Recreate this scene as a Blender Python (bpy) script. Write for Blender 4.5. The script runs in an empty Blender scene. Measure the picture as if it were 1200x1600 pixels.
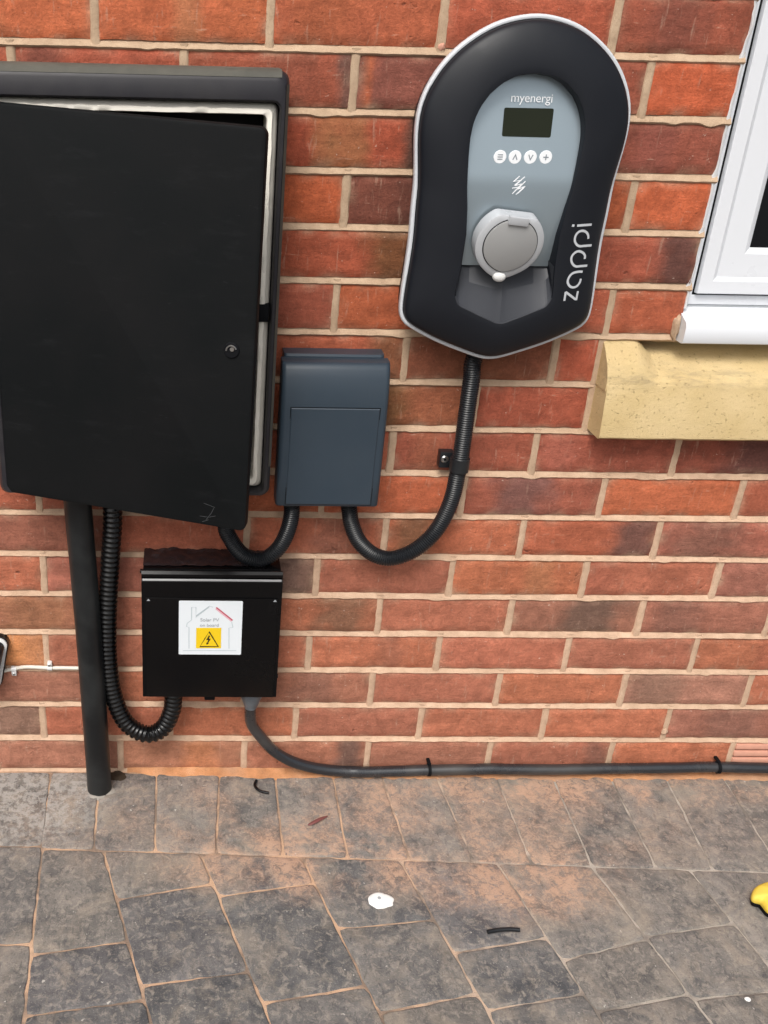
import bpy, bmesh, math, random
import numpy as np
from mathutils import Vector, Matrix, noise
from mathutils.bvhtree import BVHTree

random.seed(7)
scn = bpy.context.scene
C = scn.collection
rad = math.radians

# ------------------------------------------------------------------ camera
CAM_POS = Vector((-0.322114, -1.420278, 1.213649))
YAW, PITCH, ROLL = -0.0343682, -0.4579455, -0.0253123
FPX, PCX, PCY = 1541.155, 342.38, 813.364          # focal length and principal point in photo pixels (1200 x 1600)
_Rm = Matrix.Rotation(YAW, 3, 'Z') @ Matrix.Rotation(PITCH, 3, 'X') @ Matrix.Rotation(ROLL, 3, 'Y')
RIGHT, FWD, UP = _Rm @ Vector((1, 0, 0)), _Rm @ Vector((0, 1, 0)), _Rm @ Vector((0, 0, 1))
cd = bpy.data.cameras.new('camera')
cam = bpy.data.objects.new('camera', cd)
C.objects.link(cam)
m3 = Matrix((RIGHT, UP, -FWD)).transposed()
cam.matrix_world = Matrix.Translation(CAM_POS) @ m3.to_4x4()
cd.sensor_fit = 'HORIZONTAL'
cd.sensor_width = 36
cd.lens = 36 * FPX / 1200
cd.shift_x = (600 - PCX) / 1200
cd.shift_y = (PCY - 800) / 1200
cd.clip_start, cd.clip_end = 0.02, 500
scn.camera = cam
scn.render.resolution_x, scn.render.resolution_y = 768, 1024

# ------------------------------------------------------------------ light: bright overcast day
SUN_EL, SUN_AZ = rad(52), rad(205)                  # azimuth clockwise from +Y (north)
w = bpy.data.worlds.new('World')
scn.world = w
w.use_nodes = True
wn = w.node_tree
bg = wn.nodes['Background']
sky = wn.nodes.new('ShaderNodeTexSky')
sky.sky_type = 'NISHITA'
sky.sun_disc = False
sky.sun_elevation = SUN_EL
sky.sun_rotation = SUN_AZ
sky.air_density, sky.dust_density, sky.ozone_density = 1.0, 6.0, 1.0
hs = wn.nodes.new('ShaderNodeHueSaturation')
hs.inputs['Saturation'].default_value = 0.28
wn.links.new(sky.outputs[0], hs.inputs['Color'])
wn.links.new(hs.outputs[0], bg.inputs['Color'])
bg.inputs['Strength'].default_value = 0.12
sl = bpy.data.lights.new('sun', 'SUN')
sl.energy, sl.angle, sl.color = 1.5, rad(24), (1.0, 0.96, 0.90)
so = bpy.data.objects.new('sun', sl)
C.objects.link(so)
sd = Vector((math.sin(SUN_AZ) * math.cos(SUN_EL), math.cos(SUN_AZ) * math.cos(SUN_EL), math.sin(SUN_EL)))
so.rotation_euler = (-sd).to_track_quat('-Z', 'Y').to_euler()
so.location = sd * 6
vs = scn.view_settings
vs.view_transform, vs.look, vs.gamma, vs.exposure = 'Standard', 'None', 1.0, 0.35
vs.use_curve_mapping = False
scn.render.engine = 'CYCLES'

# ------------------------------------------------------------------ pixel -> place
def ray(u, v):
    return RIGHT * ((u - PCX) / FPX) + FWD - UP * ((v - PCY) / FPX)
def on_y(u, v, y=0.0):                              # point of the upright plane at depth y
    d = ray(u, v)
    return CAM_POS + d * ((y - CAM_POS.y) / d.y)
def on_z(u, v, z=0.0):                              # point of the ground
    d = ray(u, v)
    return CAM_POS + d * ((z - CAM_POS.z) / d.z)
def to_px(p):
    q = Vector(p) - CAM_POS
    f = q.dot(FWD)
    return PCX + FPX * q.dot(RIGHT) / f, PCY - FPX * q.dot(UP) / f
def nz(x, y=0.0, z=0.0):
    return noise.noise(Vector((x, y, z)))
def srgb(r, g, b):
    f = lambda c: (c / 255 / 12.92) if c / 255 <= 0.04045 else ((c / 255 + 0.055) / 1.055) ** 2.4
    return (f(r), f(g), f(b))

# ------------------------------------------------------------------ materials
class NT:
    def __init__(s, name):
        s.m = bpy.data.materials.new(name)
        s.m.use_nodes = True
        s.t = s.m.node_tree
        s.b = s.t.nodes['Principled BSDF']
    def n(s, kind, **kw):
        o = s.t.nodes.new('ShaderNode' + kind)
        for k, v in kw.items():
            setattr(o, k, v)
        return o
    def l(s, a, b):
        s.t.links.new(a, b)
    def coord(s, kind='Object'):
        return s.n('TexCoord').outputs[kind]
    def mapping(s, src, scale):
        mp = s.n('Mapping')
        mp.inputs['Scale'].default_value = scale
        s.l(src, mp.inputs['Vector'])
        return mp.outputs[0]
    def noise(s, src, scale, detail=4, rough=0.55, dist=0.0):
        o = s.n('TexNoise')
        o.inputs['Scale'].default_value = scale
        o.inputs['Detail'].default_value = detail
        o.inputs['Roughness'].default_value = rough
        o.inputs['Distortion'].default_value = dist
        s.l(src, o.inputs['Vector'])
        return o.outputs['Fac']
    def ramp(s, src, *stops):
        o = s.n('ValToRGB')
        cr = o.color_ramp
        while len(cr.elements) < len(stops):
            cr.elements.new(0.5)
        for e, (p, c) in zip(cr.elements, stops):
            e.position = p
            e.color = (c, c, c, 1) if not hasattr(c, '__len__') else (*c, 1)
        s.l(src, o.inputs['Fac'])
        return o.outputs[0]
    def mix(s, fac, a, b, blend='MIX'):
        o = s.n('Mix', data_type='RGBA', blend_type=blend)
        for sock, v in ((o.inputs[0], fac), (o.inputs[6], a), (o.inputs[7], b)):
            if hasattr(v, 'is_linked'):
                s.l(v, sock)
            elif hasattr(v, '__len__'):
                sock.default_value = (*v, 1)
            else:
                sock.default_value = v
        return o.outputs[2]
    def math(s, op, a, b=0.0):
        o = s.n('Math', operation=op)
        for sock, v in ((o.inputs[0], a), (o.inputs[1], b)):
            if hasattr(v, 'is_linked'):
                s.l(v, sock)
            else:
                sock.default_value = v
        return o.outputs[0]
    def bump(s, h, strength, dist, normal=None):
        o = s.n('Bump')
        o.inputs['Strength'].default_value = strength
        o.inputs['Distance'].default_value = dist
        s.l(h, o.inputs['Height'])
        if normal:
            s.l(normal, o.inputs['Normal'])
        return o.outputs[0]
    def set(s, **kw):
        names = dict(col='Base Color', rough='Roughness', metal='Metallic', spec='Specular IOR Level', normal='Normal', coat='Coat Weight', coat_rough='Coat Roughness', trans='Transmission Weight', ior='IOR', alpha='Alpha')
        for k, v in kw.items():
            sock = s.b.inputs[names[k]]
            if hasattr(v, 'is_linked'):
                s.l(v, sock)
            elif hasattr(v, '__len__'):
                sock.default_value = (*v, 1)
            else:
                sock.default_value = v
        return s.m

def mat_brick():
    t = NT('brick')
    w_ = t.coord('Object')
    a = t.n('Attribute', attribute_name='tone').outputs['Color']
    oi = t.n('ObjectInfo').outputs['Random']
    off = t.n('VectorMath', operation='ADD')
    cb = t.n('CombineXYZ')
    for q_ in range(3):
        t.l(t.math('MULTIPLY', oi, 37.0 + 11 * q_), cb.inputs[q_])
    t.l(w_, off.inputs[0])
    t.l(cb.outputs[0], off.inputs[1])
    w_ = off.outputs[0]
    n1 = t.noise(w_, 42, 6, 0.62, 0.6)
    n2 = t.noise(t.mapping(w_, (26, 60, 170)), 1.0, 5, 0.62, 0.4)
    n4 = t.noise(t.mapping(w_, (150, 60, 24)), 1.0, 4, 0.6, 0.3)
    n3 = t.noise(w_, 430, 3, 0.6)
    ng = t.noise(w_, 240, 4, 0.75)
    mul = lambda c_, k: t.mix(1.0, c_, (k, k * .985, k * .975), 'MULTIPLY')
    c = t.mix(t.ramp(n1, (0.30, 0.0), (0.70, 1.0)), mul(a, .76), mul(a, 1.18))
    c = t.mix(t.ramp(n2, (0.32, 0.0), (0.68, 1.0)), mul(c, .91), mul(c, 1.08))
    c = t.mix(t.ramp(ng, (0.32, 0.0), (0.68, 1.0)), mul(c, .82), mul(c, 1.16))
    c = t.mix(t.math('MULTIPLY', t.ramp(n4, (0.62, 0.0), (0.72, 1.0)), 0.35), c, (0.50, 0.33, 0.24))
    c = t.mix(t.math('MULTIPLY', t.ramp(n2, (0.66, 0.0), (0.74, 1.0)), 0.40), c, (0.55, 0.37, 0.27))
    c = t.mix(t.math('MULTIPLY', t.ramp(n3, (0.60, 0.0), (0.70, 1.0)), 0.4), c, (0.07, 0.03, 0.022))
    sp = t.noise(w_, 130, 5, 0.72)
    c = t.mix(t.math('MULTIPLY', t.ramp(sp, (0.665, 0.0), (0.705, 1.0)), 0.75), c, (0.62, 0.47, 0.38))
    pit = t.noise(w_, 40, 3, 0.55)
    c = t.mix(t.math('MULTIPLY', t.ramp(pit, (0.22, 1.0), (0.27, 0.0)), 0.7), c, (0.05, 0.03, 0.026))
    h = t.math('ADD', t.math('MULTIPLY', n3, 0.35), t.math('ADD', t.math('ADD', n1, t.math('MULTIPLY', n2, .35)), t.math('MULTIPLY', t.ramp(pit, (0.21, 0.0), (0.30, 1.0)), 1.2)))
    return t.set(col=c, rough=0.86, spec=0.25, normal=t.bump(t.math('ADD', h, t.math('MULTIPLY', ng, 0.7)), 0.85, 0.0020))

def mat_mortar():
    t = NT('mortar')
    w_ = t.coord('Object')
    n1 = t.noise(w_, 38, 6, 0.65)
    n2 = t.noise(w_, 600, 3, 0.6)
    n4 = t.noise(w_, 3.1, 3, 0.5)
    c = t.ramp(n1, (0.25, (0.39, 0.262, 0.185)), (0.5, (0.54, 0.375, 0.272)), (0.8, (0.68, 0.500, 0.370)))
    sz = t.n('SeparateXYZ')
    t.l(w_, sz.inputs[0])
    c = t.mix(t.ramp(t.math('ADD', sz.outputs[2], t.math('MULTIPLY', n4, 0.2)), (0.45, 0.0), (1.0, 1.0)), t.mix(1.0, c, (1.06, 1.04, 1.00), 'MULTIPLY'), t.mix(1.0, c, (0.91, 0.94, 0.88), 'MULTIPLY'))
    c = t.mix(t.math('MULTIPLY', t.ramp(n4, (0.42, 0.0), (0.62, 1.0)), 0.35), c, (0.42, 0.30, 0.205))
    c = t.mix(t.math('MULTIPLY', t.ramp(n2, (0.60, 0.0), (0.72, 1.0)), 0.5), c, (0.22, 0.16, 0.11))
    h = t.math('ADD', n1, t.math('MULTIPLY', n2, 0.6))
    return t.set(col=c, rough=0.95, spec=0.15, normal=t.bump(h, 0.8, 0.0016))

DUST = (0.52, 0.325, 0.220)
def mat_paver():
    t = NT('paver')
    w_ = t.n('NewGeometry').outputs['Position']
    a = t.n('Attribute', attribute_name='tone').outputs['Color']
    n1 = t.noise(w_, 21, 8, 0.70, 0.5)
    n2 = t.noise(w_, 380, 3, 0.65)
    n3 = t.noise(w_, 8.5, 5, 0.6, 0.6)
    n5 = t.noise(w_, 75, 7, 0.74, 0.7)
    n6 = t.noise(t.mapping(w_, (130, 60, 60)), 1.0, 5, 0.7, 0.8)
    c = t.mix(t.ramp(n1, (0.34, 0.0), (0.66, 1.0)), t.mix(1.0, a, (0.50, 0.51, 0.53), 'MULTIPLY'), t.mix(1.0, a, (1.30, 1.24, 1.16), 'MULTIPLY'))
    c = t.mix(t.math('MULTIPLY', t.ramp(n5, (0.50, 0.0), (0.62, 1.0)), 0.55), c, (0.36, 0.315, 0.265))
    c = t.mix(t.math('MULTIPLY', t.ramp(n6, (0.36, 1.0), (0.46, 0.0)), 0.55), c, (0.060, 0.059, 0.062))
    c = t.mix(t.math('MULTIPLY', t.ramp(n2, (0.60, 0.0), (0.70, 1.0)), 0.35), c, (0.48, 0.44, 0.39))
    n7 = t.noise(w_, 11, 6, 0.68, 0.8)
    c = t.mix(t.math('MULTIPLY', t.ramp(n7, (0.50, 0.0), (0.66, 1.0)), 0.5), c, (0.34, 0.285, 0.225))
    c = t.mix(t.math('MULTIPLY', t.ramp(n2, (0.30, 1.0), (0.40, 0.0)), 0.6), c, (0.05, 0.047, 0.047))
    # sand dust swept over the blocks, thickest in a patch away from the wall
    sx = t.n('SeparateXYZ')
    t.l(w_, sx.inputs[0])
    def blob(cx, cy, rx, ry):
        dx = t.math('DIVIDE', t.math('SUBTRACT', sx.outputs[0], cx), rx)
        dy = t.math('DIVIDE', t.math('SUBTRACT', sx.outputs[1], cy), ry)
        d2 = t.math('ADD', t.math('MULTIPLY', dx, dx), t.math('MULTIPLY', dy, dy))
        return t.math('MAXIMUM', t.math('SUBTRACT', 1.0, t.math('SQRT', d2)), 0.0)
    k = t.math('ADD', blob(-0.13, -0.21, 0.26, 0.11), t.math('ADD', blob(0.20, -0.26, 0.22, 0.11), t.math('MULTIPLY', blob(0.0, -0.13, 0.75, 0.18), 0.55)))
    k = t.math('ADD', k, t.math('MULTIPLY', blob(0.45, -0.04, 0.7, 0.06), 0.7))
    m = t.math('MULTIPLY', t.math('MULTIPLY', k, t.ramp(n3, (0.38, 0.0), (0.62, 1.6))), t.ramp(n5, (0.38, 0.25), (0.58, 1.3)))
    m = t.math('MINIMUM', t.math('MULTIPLY', m, t.ramp(n2, (0.3, 0.4), (0.7, 1.0))), 0.75)
    c = t.mix(m, c, DUST)
    # pale lime bloom at the left, by the pipe
    lb = t.math('MULTIPLY', blob(-0.60, -0.05, 0.17, 0.17), t.ramp(t.noise(w_, 70, 6, 0.75), (0.46, 0.0), (0.58, 1.3)))
    c = t.mix(t.math('MINIMUM', lb, 0.5), c, (0.46, 0.44, 0.41))
    fl = t.ramp(t.noise(w_, 95, 3, 0.55), (0.70, 0.0), (0.735, 1.0))
    c = t.mix(t.math('MULTIPLY', fl, 0.7), c, (0.55, 0.52, 0.47))
    h = t.math('ADD', t.math('ADD', n1, t.math('MULTIPLY', n5, 0.7)), t.math('MULTIPLY', n2, 0.35))
    return t.set(col=c, rough=0.88, spec=0.3, normal=t.bump(h, 0.6, 0.0030))

def mat_sand():
    t = NT('sand')
    w_ = t.n('NewGeometry').outputs['Position']
    n1 = t.noise(w_, 30, 6, 0.65)
    n2 = t.noise(w_, 700, 3, 0.6)
    n3 = t.noise(w_, 5, 4, 0.6)
    c = t.ramp(n1, (0.25, (0.42, 0.185, 0.08)), (0.55, (0.62, 0.30, 0.145)), (0.8, (0.72, 0.42, 0.24)))
    c = t.mix(t.math('MULTIPLY', t.ramp(n3, (0.45, 0.0), (0.6, 1.0)), 0.5), c, (0.36, 0.25, 0.18))
    c = t.mix(t.math('MULTIPLY', t.ramp(n2, (0.56, 0.0), (0.7, 1.0)), 0.6), c, (0.22, 0.13, 0.08))
    return t.set(col=c, rough=0.97, spec=0.1, normal=t.bump(t.math('ADD', n1, n2), 0.9, 0.002))

def mat_joint():
    t = NT('joint_sand')
    w_ = t.n('NewGeometry').outputs['Position']
    sx = t.n('SeparateXYZ')
    t.l(w_, sx.inputs[0])
    n1 = t.noise(w_, 22, 6, 0.7)
    n2 = t.noise(w_, 600, 3, 0.6)
    pale = t.mix(n1, (0.30, 0.26, 0.22), (0.60, 0.54, 0.47))
    warm = t.mix(n1, (0.48, 0.285, 0.175), (0.72, 0.50, 0.35))
    f = t.ramp(t.math('ADD', t.math('MULTIPLY', sx.outputs[0], -0.9), t.math('MULTIPLY', n1, 0.5)), (0.0, 0.0), (0.30, 1.0))
    c = t.mix(f, pale, warm)
    c = t.mix(t.ramp(t.noise(w_, 13, 5, 0.6), (0.46, 0.0), (0.60, 0.75)), c, (0.14, 0.122, 0.108))
    c = t.mix(t.math('MULTIPLY', t.ramp(n2, (0.55, 0.0), (0.7, 1.0)), 0.5), c, (0.16, 0.11, 0.075))
    return t.set(col=c, rough=0.97, spec=0.1, normal=t.bump(t.math('ADD', n1, n2), 0.9, 0.002))

def mat_stone():
    t = NT('sill_stone')
    w_ = t.coord('Object')
    n1 = t.noise(w_, 14, 6, 0.6)
    n2 = t.noise(w_, 900, 2, 0.5)
    n3 = t.noise(t.mapping(w_, (18, 60, 60)), 1.0, 7, 0.72)
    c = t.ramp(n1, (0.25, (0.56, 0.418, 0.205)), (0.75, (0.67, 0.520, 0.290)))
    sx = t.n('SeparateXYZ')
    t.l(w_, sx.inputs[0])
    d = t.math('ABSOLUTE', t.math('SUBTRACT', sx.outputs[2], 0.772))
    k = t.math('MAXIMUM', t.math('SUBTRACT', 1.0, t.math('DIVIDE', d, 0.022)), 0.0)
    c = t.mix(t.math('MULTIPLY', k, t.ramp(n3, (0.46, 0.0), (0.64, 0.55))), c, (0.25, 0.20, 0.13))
    po = t.noise(w_, 210, 3, 0.6)
    c = t.mix(t.math('MULTIPLY', t.ramp(po, (0.30, 1.0), (0.38, 0.0)), 0.4), c, (0.30, 0.22, 0.11))
    c = t.mix(t.math('MULTIPLY', t.ramp(n2, (0.55, 0.0), (0.7, 1.0)), 0.3), c, (0.38, 0.27, 0.13))
    return t.set(col=c, rough=0.93, spec=0.15, normal=t.bump(t.math('ADD', t.math('ADD', n2, n3), t.ramp(po, (0.28, 0.0), (0.40, 1.0))), 0.8, 0.0012))

def mat_plastic(name, col, rough=0.45, var=0.12, dirt_glint=0.0, dirt_glint_col=(0.22, 0.20, 0.17), bump=0.15, spec=0.5, metal=0.0, scale=60):
    t = NT(name)
    w_ = t.coord('Object')
    n1 = t.noise(w_, scale, 5, 0.6)
    n2 = t.noise(w_, 9, 5, 0.62, 0.3)
    c = t.mix(n1, tuple(x * (1 - var) for x in col), tuple(x * (1 + var) for x in col))
    if dirt_glint:
        c = t.mix(t.math('MULTIPLY', t.ramp(n2, (0.47, 0.0), (0.70, 1.0)), dirt_glint), c, dirt_glint_col)
    r = t.ramp(n2, (0.3, max(rough - 0.08, 0.02)), (0.7, min(rough + 0.1, 1)))
    return t.set(col=c, rough=r, spec=spec, metal=metal, normal=t.bump(t.noise(w_, 900, 2, 0.5), bump, 0.0003))

def mat_flat(name, col, rough=0.6, spec=0.4):
    return NT(name).set(col=col, rough=rough, spec=spec)

def mat_glass():
    t = NT('window_glass')
    return t.set(col=(0.012, 0.014, 0.017), rough=0.04, spec=0.35)

def mat_door():
    t = NT('painted_door')
    w_ = t.coord('Object')
    n1 = t.noise(w_, 7, 5, 0.6)
    n2 = t.noise(t.mapping(w_, (14, 14, 60)), 1.0, 6, 0.7)
    sc = t.noise(t.mapping(w_, (35, 35, 160)), 1.0, 3, 0.5, 1.5)
    c = t.mix(t.ramp(n1, (0.35, 0.0), (0.7, 1.0)), (0.0058, 0.0068, 0.0074), (0.0078, 0.0080, 0.0086))
    c = t.mix(t.math('MULTIPLY', t.ramp(n2, (0.56, 0.0), (0.8, 1.0)), 0.22), c, (0.032, 0.033, 0.035))
    c = t.mix(t.math('MULTIPLY', t.ramp(sc, (0.715, 0.0), (0.78, 1.0)), 0.10), c, (0.07, 0.07, 0.075))
    return t.set(col=c, rough=t.ramp(n1, (0.3, 0.48), (0.7, 0.62)), spec=0.10, normal=t.bump(t.noise(w_, 500, 3, 0.6), 0.25, 0.0004))

M = {}
M['brick'] = mat_brick()
M['mortar'] = mat_mortar()
M['paver'] = mat_paver()
M['sand'] = mat_sand()
M['joint'] = mat_joint()
M['stone'] = mat_stone()
M['door'] = mat_door()
M['glass'] = mat_glass()
M['frame'] = mat_plastic('weathered_black_paint', (0.019, 0.018, 0.022), 0.42, 0.2, 0.30, (0.06, 0.056, 0.052), 0.3, spec=0.34)
M['topdust'] = mat_plastic('dusty_black_paint', (0.07, 0.068, 0.056), 0.75, 0.3, 0.6, (0.13, 0.12, 0.095), 0.4)
M['rim'] = mat_plastic('worn_cream_rim', (0.93, 0.89, 0.79), 0.55, 0.04, 0.18, (0.55, 0.49, 0.38), 0.3, scale=25)
M['inside'] = mat_flat('box_interior', (0.006, 0.006, 0.007), 0.8)
M['navy'] = mat_plastic('slate_blue_plastic', (0.030, 0.045, 0.062), 0.38, 0.05, 0.06, (0.08, 0.09, 0.10), 0.12, spec=0.38)
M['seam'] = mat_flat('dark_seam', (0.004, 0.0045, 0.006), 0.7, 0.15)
M['pvblack'] = mat_plastic('gloss_black_steel', (0.0030, 0.0028, 0.0032), 0.20, 0.1, 0.12, (0.008, 0.0075, 0.007), 0.05, spec=0.22)
M['conduit'] = mat_plastic('black_conduit', (0.0105, 0.012, 0.0145), 0.36, 0.2, 0.15, (0.05, 0.05, 0.046), 0.1, spec=0.35)
M['conduit_black'] = mat_plastic('glossy_black_conduit', (0.0040, 0.0040, 0.0044), 0.26, 0.2, 0.1, (0.03, 0.03, 0.027), 0.1, spec=0.4)
M['pipe'] = mat_plastic('scuffed_black_pipe', (0.0085, 0.0095, 0.0105), 0.38, 0.25, 0.28, (0.055, 0.06, 0.06), 0.3, scale=40, spec=0.35)
M['cable'] = mat_plastic('grey_cable_sheath', (0.018, 0.020, 0.024), 0.26, 0.2, 0.40, (0.10, 0.092, 0.082), 0.15, spec=0.75)
M['gland'] = mat_plastic('cable_gland_shroud', (0.10, 0.12, 0.14), 0.35, 0.4, 0.4, (0.28, 0.30, 0.32), 0.3, scale=160)
M['shell'] = mat_plastic('charger_shell', (0.0085, 0.0100, 0.0140), 0.47, 0.04, 0.0, bump=0.15, spec=0.28)
M['lip'] = mat_plastic('charger_pocket', (0.040, 0.043, 0.051), 0.5, 0.04, 0.0, bump=0.2, spec=0.3)  # lighter than the shell: light on the upward-facing ramp is put into the colour
M['trim'] = mat_plastic('light_grey_trim', (0.60, 0.62, 0.65), 0.35, 0.03, 0.0, bump=0.05)
M['plate'] = NT('silver_blue_plate').set(col=(0.37, 0.445, 0.495), rough=0.34, metal=0.65, spec=0.4)
M['print'] = mat_flat('white_print', (0.80, 0.82, 0.84), 0.5)
M['letter'] = mat_flat('silver_letter', (0.50, 0.52, 0.55), 0.4)
M['screen'] = NT('display_glass').set(col=(0.014, 0.017, 0.009), rough=0.10, spec=0.18)
M['glyph'] = mat_flat('button_glyph', (0.22, 0.25, 0.28), 0.5)
M['cap'] = mat_plastic('silver_plastic', (0.44, 0.455, 0.475), 0.34, 0.03, 0.0, bump=0.1)
M['caplid'] = mat_plastic('silver_lid', (0.31, 0.312, 0.310), 0.5, 0.03, 0.0, bump=0.1)
M['latch'] = mat_flat('white_latch', (0.70, 0.70, 0.69), 0.35)
M['steel'] = NT('screw_steel').set(col=(0.55, 0.55, 0.54), rough=0.28, metal=1.0)
M['upvc'] = mat_plastic('white_upvc', (0.69, 0.71, 0.745), 0.32, 0.01, 0.0, bump=0.03)
M['sealant'] = mat_plastic('white_sealant', (0.78, 0.78, 0.78), 0.6, 0.04, 0.15, (0.5, 0.45, 0.4), 0.4)
M['whitecable'] = mat_plastic('white_cable', (0.70, 0.66, 0.58), 0.5, 0.05, 0.25, (0.42, 0.36, 0.28), 0.1)
M['sticker'] = mat_plastic('white_sticker', (0.72, 0.765, 0.80), 0.4, 0.02, 0.0, bump=0.05)
M['yellow'] = mat_flat('yellow_print', (0.80, 0.55, 0.012), 0.45)
M['blackprint'] = mat_flat('black_print', (0.02, 0.016, 0.008), 0.5)
M['greyprint'] = mat_flat('grey_print', (0.34, 0.36, 0.38), 0.5)
M['lineprint'] = mat_flat('pale_line_print', (0.43, 0.50, 0.53), 0.5)
M['redprint'] = mat_flat('red_print', (0.48, 0.07, 0.11), 0.5)
M['pinkprint'] = mat_flat('pink_print', (0.72, 0.42, 0.48), 0.5)
M['edgegrey'] = mat_plastic('worn_steel_edge', (0.26, 0.26, 0.265), 0.4, 0.3, 0.5, (0.10, 0.10, 0.10), 0.1, scale=25)  # painted highlight: sky reflected along the lid's upper edge
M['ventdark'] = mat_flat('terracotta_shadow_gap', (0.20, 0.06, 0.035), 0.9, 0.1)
M['terracotta'] = mat_plastic('terracotta', (0.62, 0.31, 0.22), 0.85, 0.2, 0.3, (0.42, 0.26, 0.19), 0.5)
M['crud'] = mat_plastic('torn_black_film', (0.022, 0.017, 0.019), 0.16, 0.6, 0.6, (0.20, 0.18, 0.19), 0.9, scale=110)  # the pale blotches are painted glints on the crumpled film
M['whitepaint'] = mat_plastic('white_paint', (0.80, 0.80, 0.78), 0.6, 0.03, 0.1, bump=0.3)
M['yellowthing'] = mat_plastic('yellow_plastic', (0.78, 0.56, 0.055), 0.6, 0.1, 0.25, (0.62, 0.52, 0.25), 0.6)
M['redbit'] = mat_plastic('red_sheath', (0.17, 0.055, 0.05), 0.6)
M['scuff'] = mat_flat('scuffed_paint', (0.06, 0.062, 0.066), 0.6, 0.2)
M['collar'] = mat_plastic('grey_mortar', (0.30, 0.27, 0.235), 0.9, 0.3, 0.4, (0.45, 0.42, 0.38), 0.8, spec=0.2)
M['soil'] = mat_plastic('dark_soil', (0.055, 0.040, 0.028), 0.95, 0.5, 0.4, (0.10, 0.08, 0.06), 0.9, spec=0.1)
M['ground'] = mat_plastic('tarmac', (0.10, 0.098, 0.095), 0.9, 0.3, 0.3, bump=0.9)

# ------------------------------------------------------------------ mesh helpers
class MB:
    def __init__(s):
        s.v, s.f = [], []
    def add(s, vs_, fs):
        o = len(s.v)
        s.v += [tuple(p) for p in vs_]
        s.f += [tuple(i + o for i in f) for f in fs]
        return s
    def loft(s, loops, closed=True, cap0=False, cap1=False):
        n = len(loops[0])
        vs_ = [p for L in loops for p in L]
        fs = []
        for a in range(len(loops) - 1):
            for i in range(n if closed else n - 1):
                j = (i + 1) % n
                fs.append((a * n + i, a * n + j, (a + 1) * n + j, (a + 1) * n + i))
        if cap0:
            fs.append(tuple(range(n))[::-1])
        if cap1:
            fs.append(tuple((len(loops) - 1) * n + i for i in range(n)))
        return s.add(vs_, fs)
    def box(s, x0, x1, y0, y1, z0, z1, r=0.0, seg=2):
        bm = bmesh.new()
        bmesh.ops.create_cube(bm, size=1)
        for v in bm.verts:
            v.co = Vector(((x0 + x1) / 2 + v.co.x * (x1 - x0), (y0 + y1) / 2 + v.co.y * (y1 - y0), (z0 + z1) / 2 + v.co.z * (z1 - z0)))
        if r:
            bmesh.ops.bevel(bm, geom=list(bm.edges), offset=r, segments=seg, profile=0.6, affect='EDGES')
        bm.verts.index_update()
        s.add([v.co[:] for v in bm.verts], [[v.index for v in f.verts] for f in bm.faces])
        bm.free()
        return s
    def cyl(s, p, axis, r, h, n=20, r2=None, cham=0.0):
        axis = Vector(axis).normalized()
        a = axis.orthogonal().normalized()
        b = axis.cross(a)
        p = Vector(p)
        r2 = r if r2 is None else r2
        prof = [(0, r), (h - cham, r2), (h, r2 - cham)] if cham else [(0, r), (h, r2)]
        L = [[p + axis * q + (a * math.cos(t) + b * math.sin(t)) * rr for t in [2 * math.pi * i / n for i in range(n)]] for q, rr in prof]
        return s.loft(L, True, True, True)
    def tube(s, pts, rfun, n=16, cap=True):
        pts = [Vector(p) for p in pts]
        m = len(pts)
        T = [(pts[min(i + 1, m - 1)] - pts[max(i - 1, 0)]).normalized() for i in range(m)]
        a = T[0].orthogonal().normalized()
        L = []
        for i in range(m):
            a = (a - T[i] * a.dot(T[i])).normalized()
            b = T[i].cross(a)
            r = rfun(i) if callable(rfun) else rfun
            L.append([pts[i] + (a * math.cos(t) + b * math.sin(t)) * r for t in [2 * math.pi * k / n for k in range(n)]])
        return s.loft(L, True, cap, cap)
    def ribbon(s, pts, wd, nor, lift=0.0003):
        pts = [Vector(p) for p in pts]
        m = len(pts)
        nor = [Vector(q) for q in nor] if isinstance(nor, list) else [Vector(nor)] * m
        A, B = [], []
        for i in range(m):
            t = (pts[min(i + 1, m - 1)] - pts[max(i - 1, 0)]).normalized()
            if 0 < i < m - 1:
                t0, t1 = (pts[i] - pts[i - 1]).normalized(), (pts[i + 1] - pts[i]).normalized()
                k = 1 / max(math.cos(t0.angle(t1) / 2), 0.5)
            else:
                k = 1
            sd_ = t.cross(nor[i]).normalized() * (wd / 2 * k)
            A.append(pts[i] + nor[i] * lift - sd_)
            B.append(pts[i] + nor[i] * lift + sd_)
        vs_ = A + B
        return s.add(vs_, [(i, i + m, i + 1 + m, i + 1) for i in range(m - 1)])
    def build(s, name, mat, parent=None, smooth=True, angle=40):
        me = bpy.data.meshes.new(name)
        me.from_pydata(s.v, [], s.f)
        me.validate()
        bm = bmesh.new()
        bm.from_mesh(me)
        bmesh.ops.recalc_face_normals(bm, faces=bm.faces)
        bm.to_mesh(me)
        bm.free()
        me.materials.append(M[mat])
        o = bpy.data.objects.new(name, me)
        C.objects.link(o)
        if parent:
            o.parent = parent
        if smooth:
            me.polygons.foreach_set('use_smooth', [True] * len(me.polygons))
            me.set_sharp_from_angle(angle=rad(angle))
        return o

def tag(o, label=None, cat=None, group=None, kind=None):
    for k, v in (('label', label), ('category', cat), ('group', group), ('kind', kind)):
        if v:
            o[k] = v
    return o
def empty(name, label, cat, group=None, loc=(0, 0, 0)):
    o = bpy.data.objects.new(name, None)
    o.empty_display_size = 0.05
    C.objects.link(o)
    return tag(o, label, cat, group)

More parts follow.
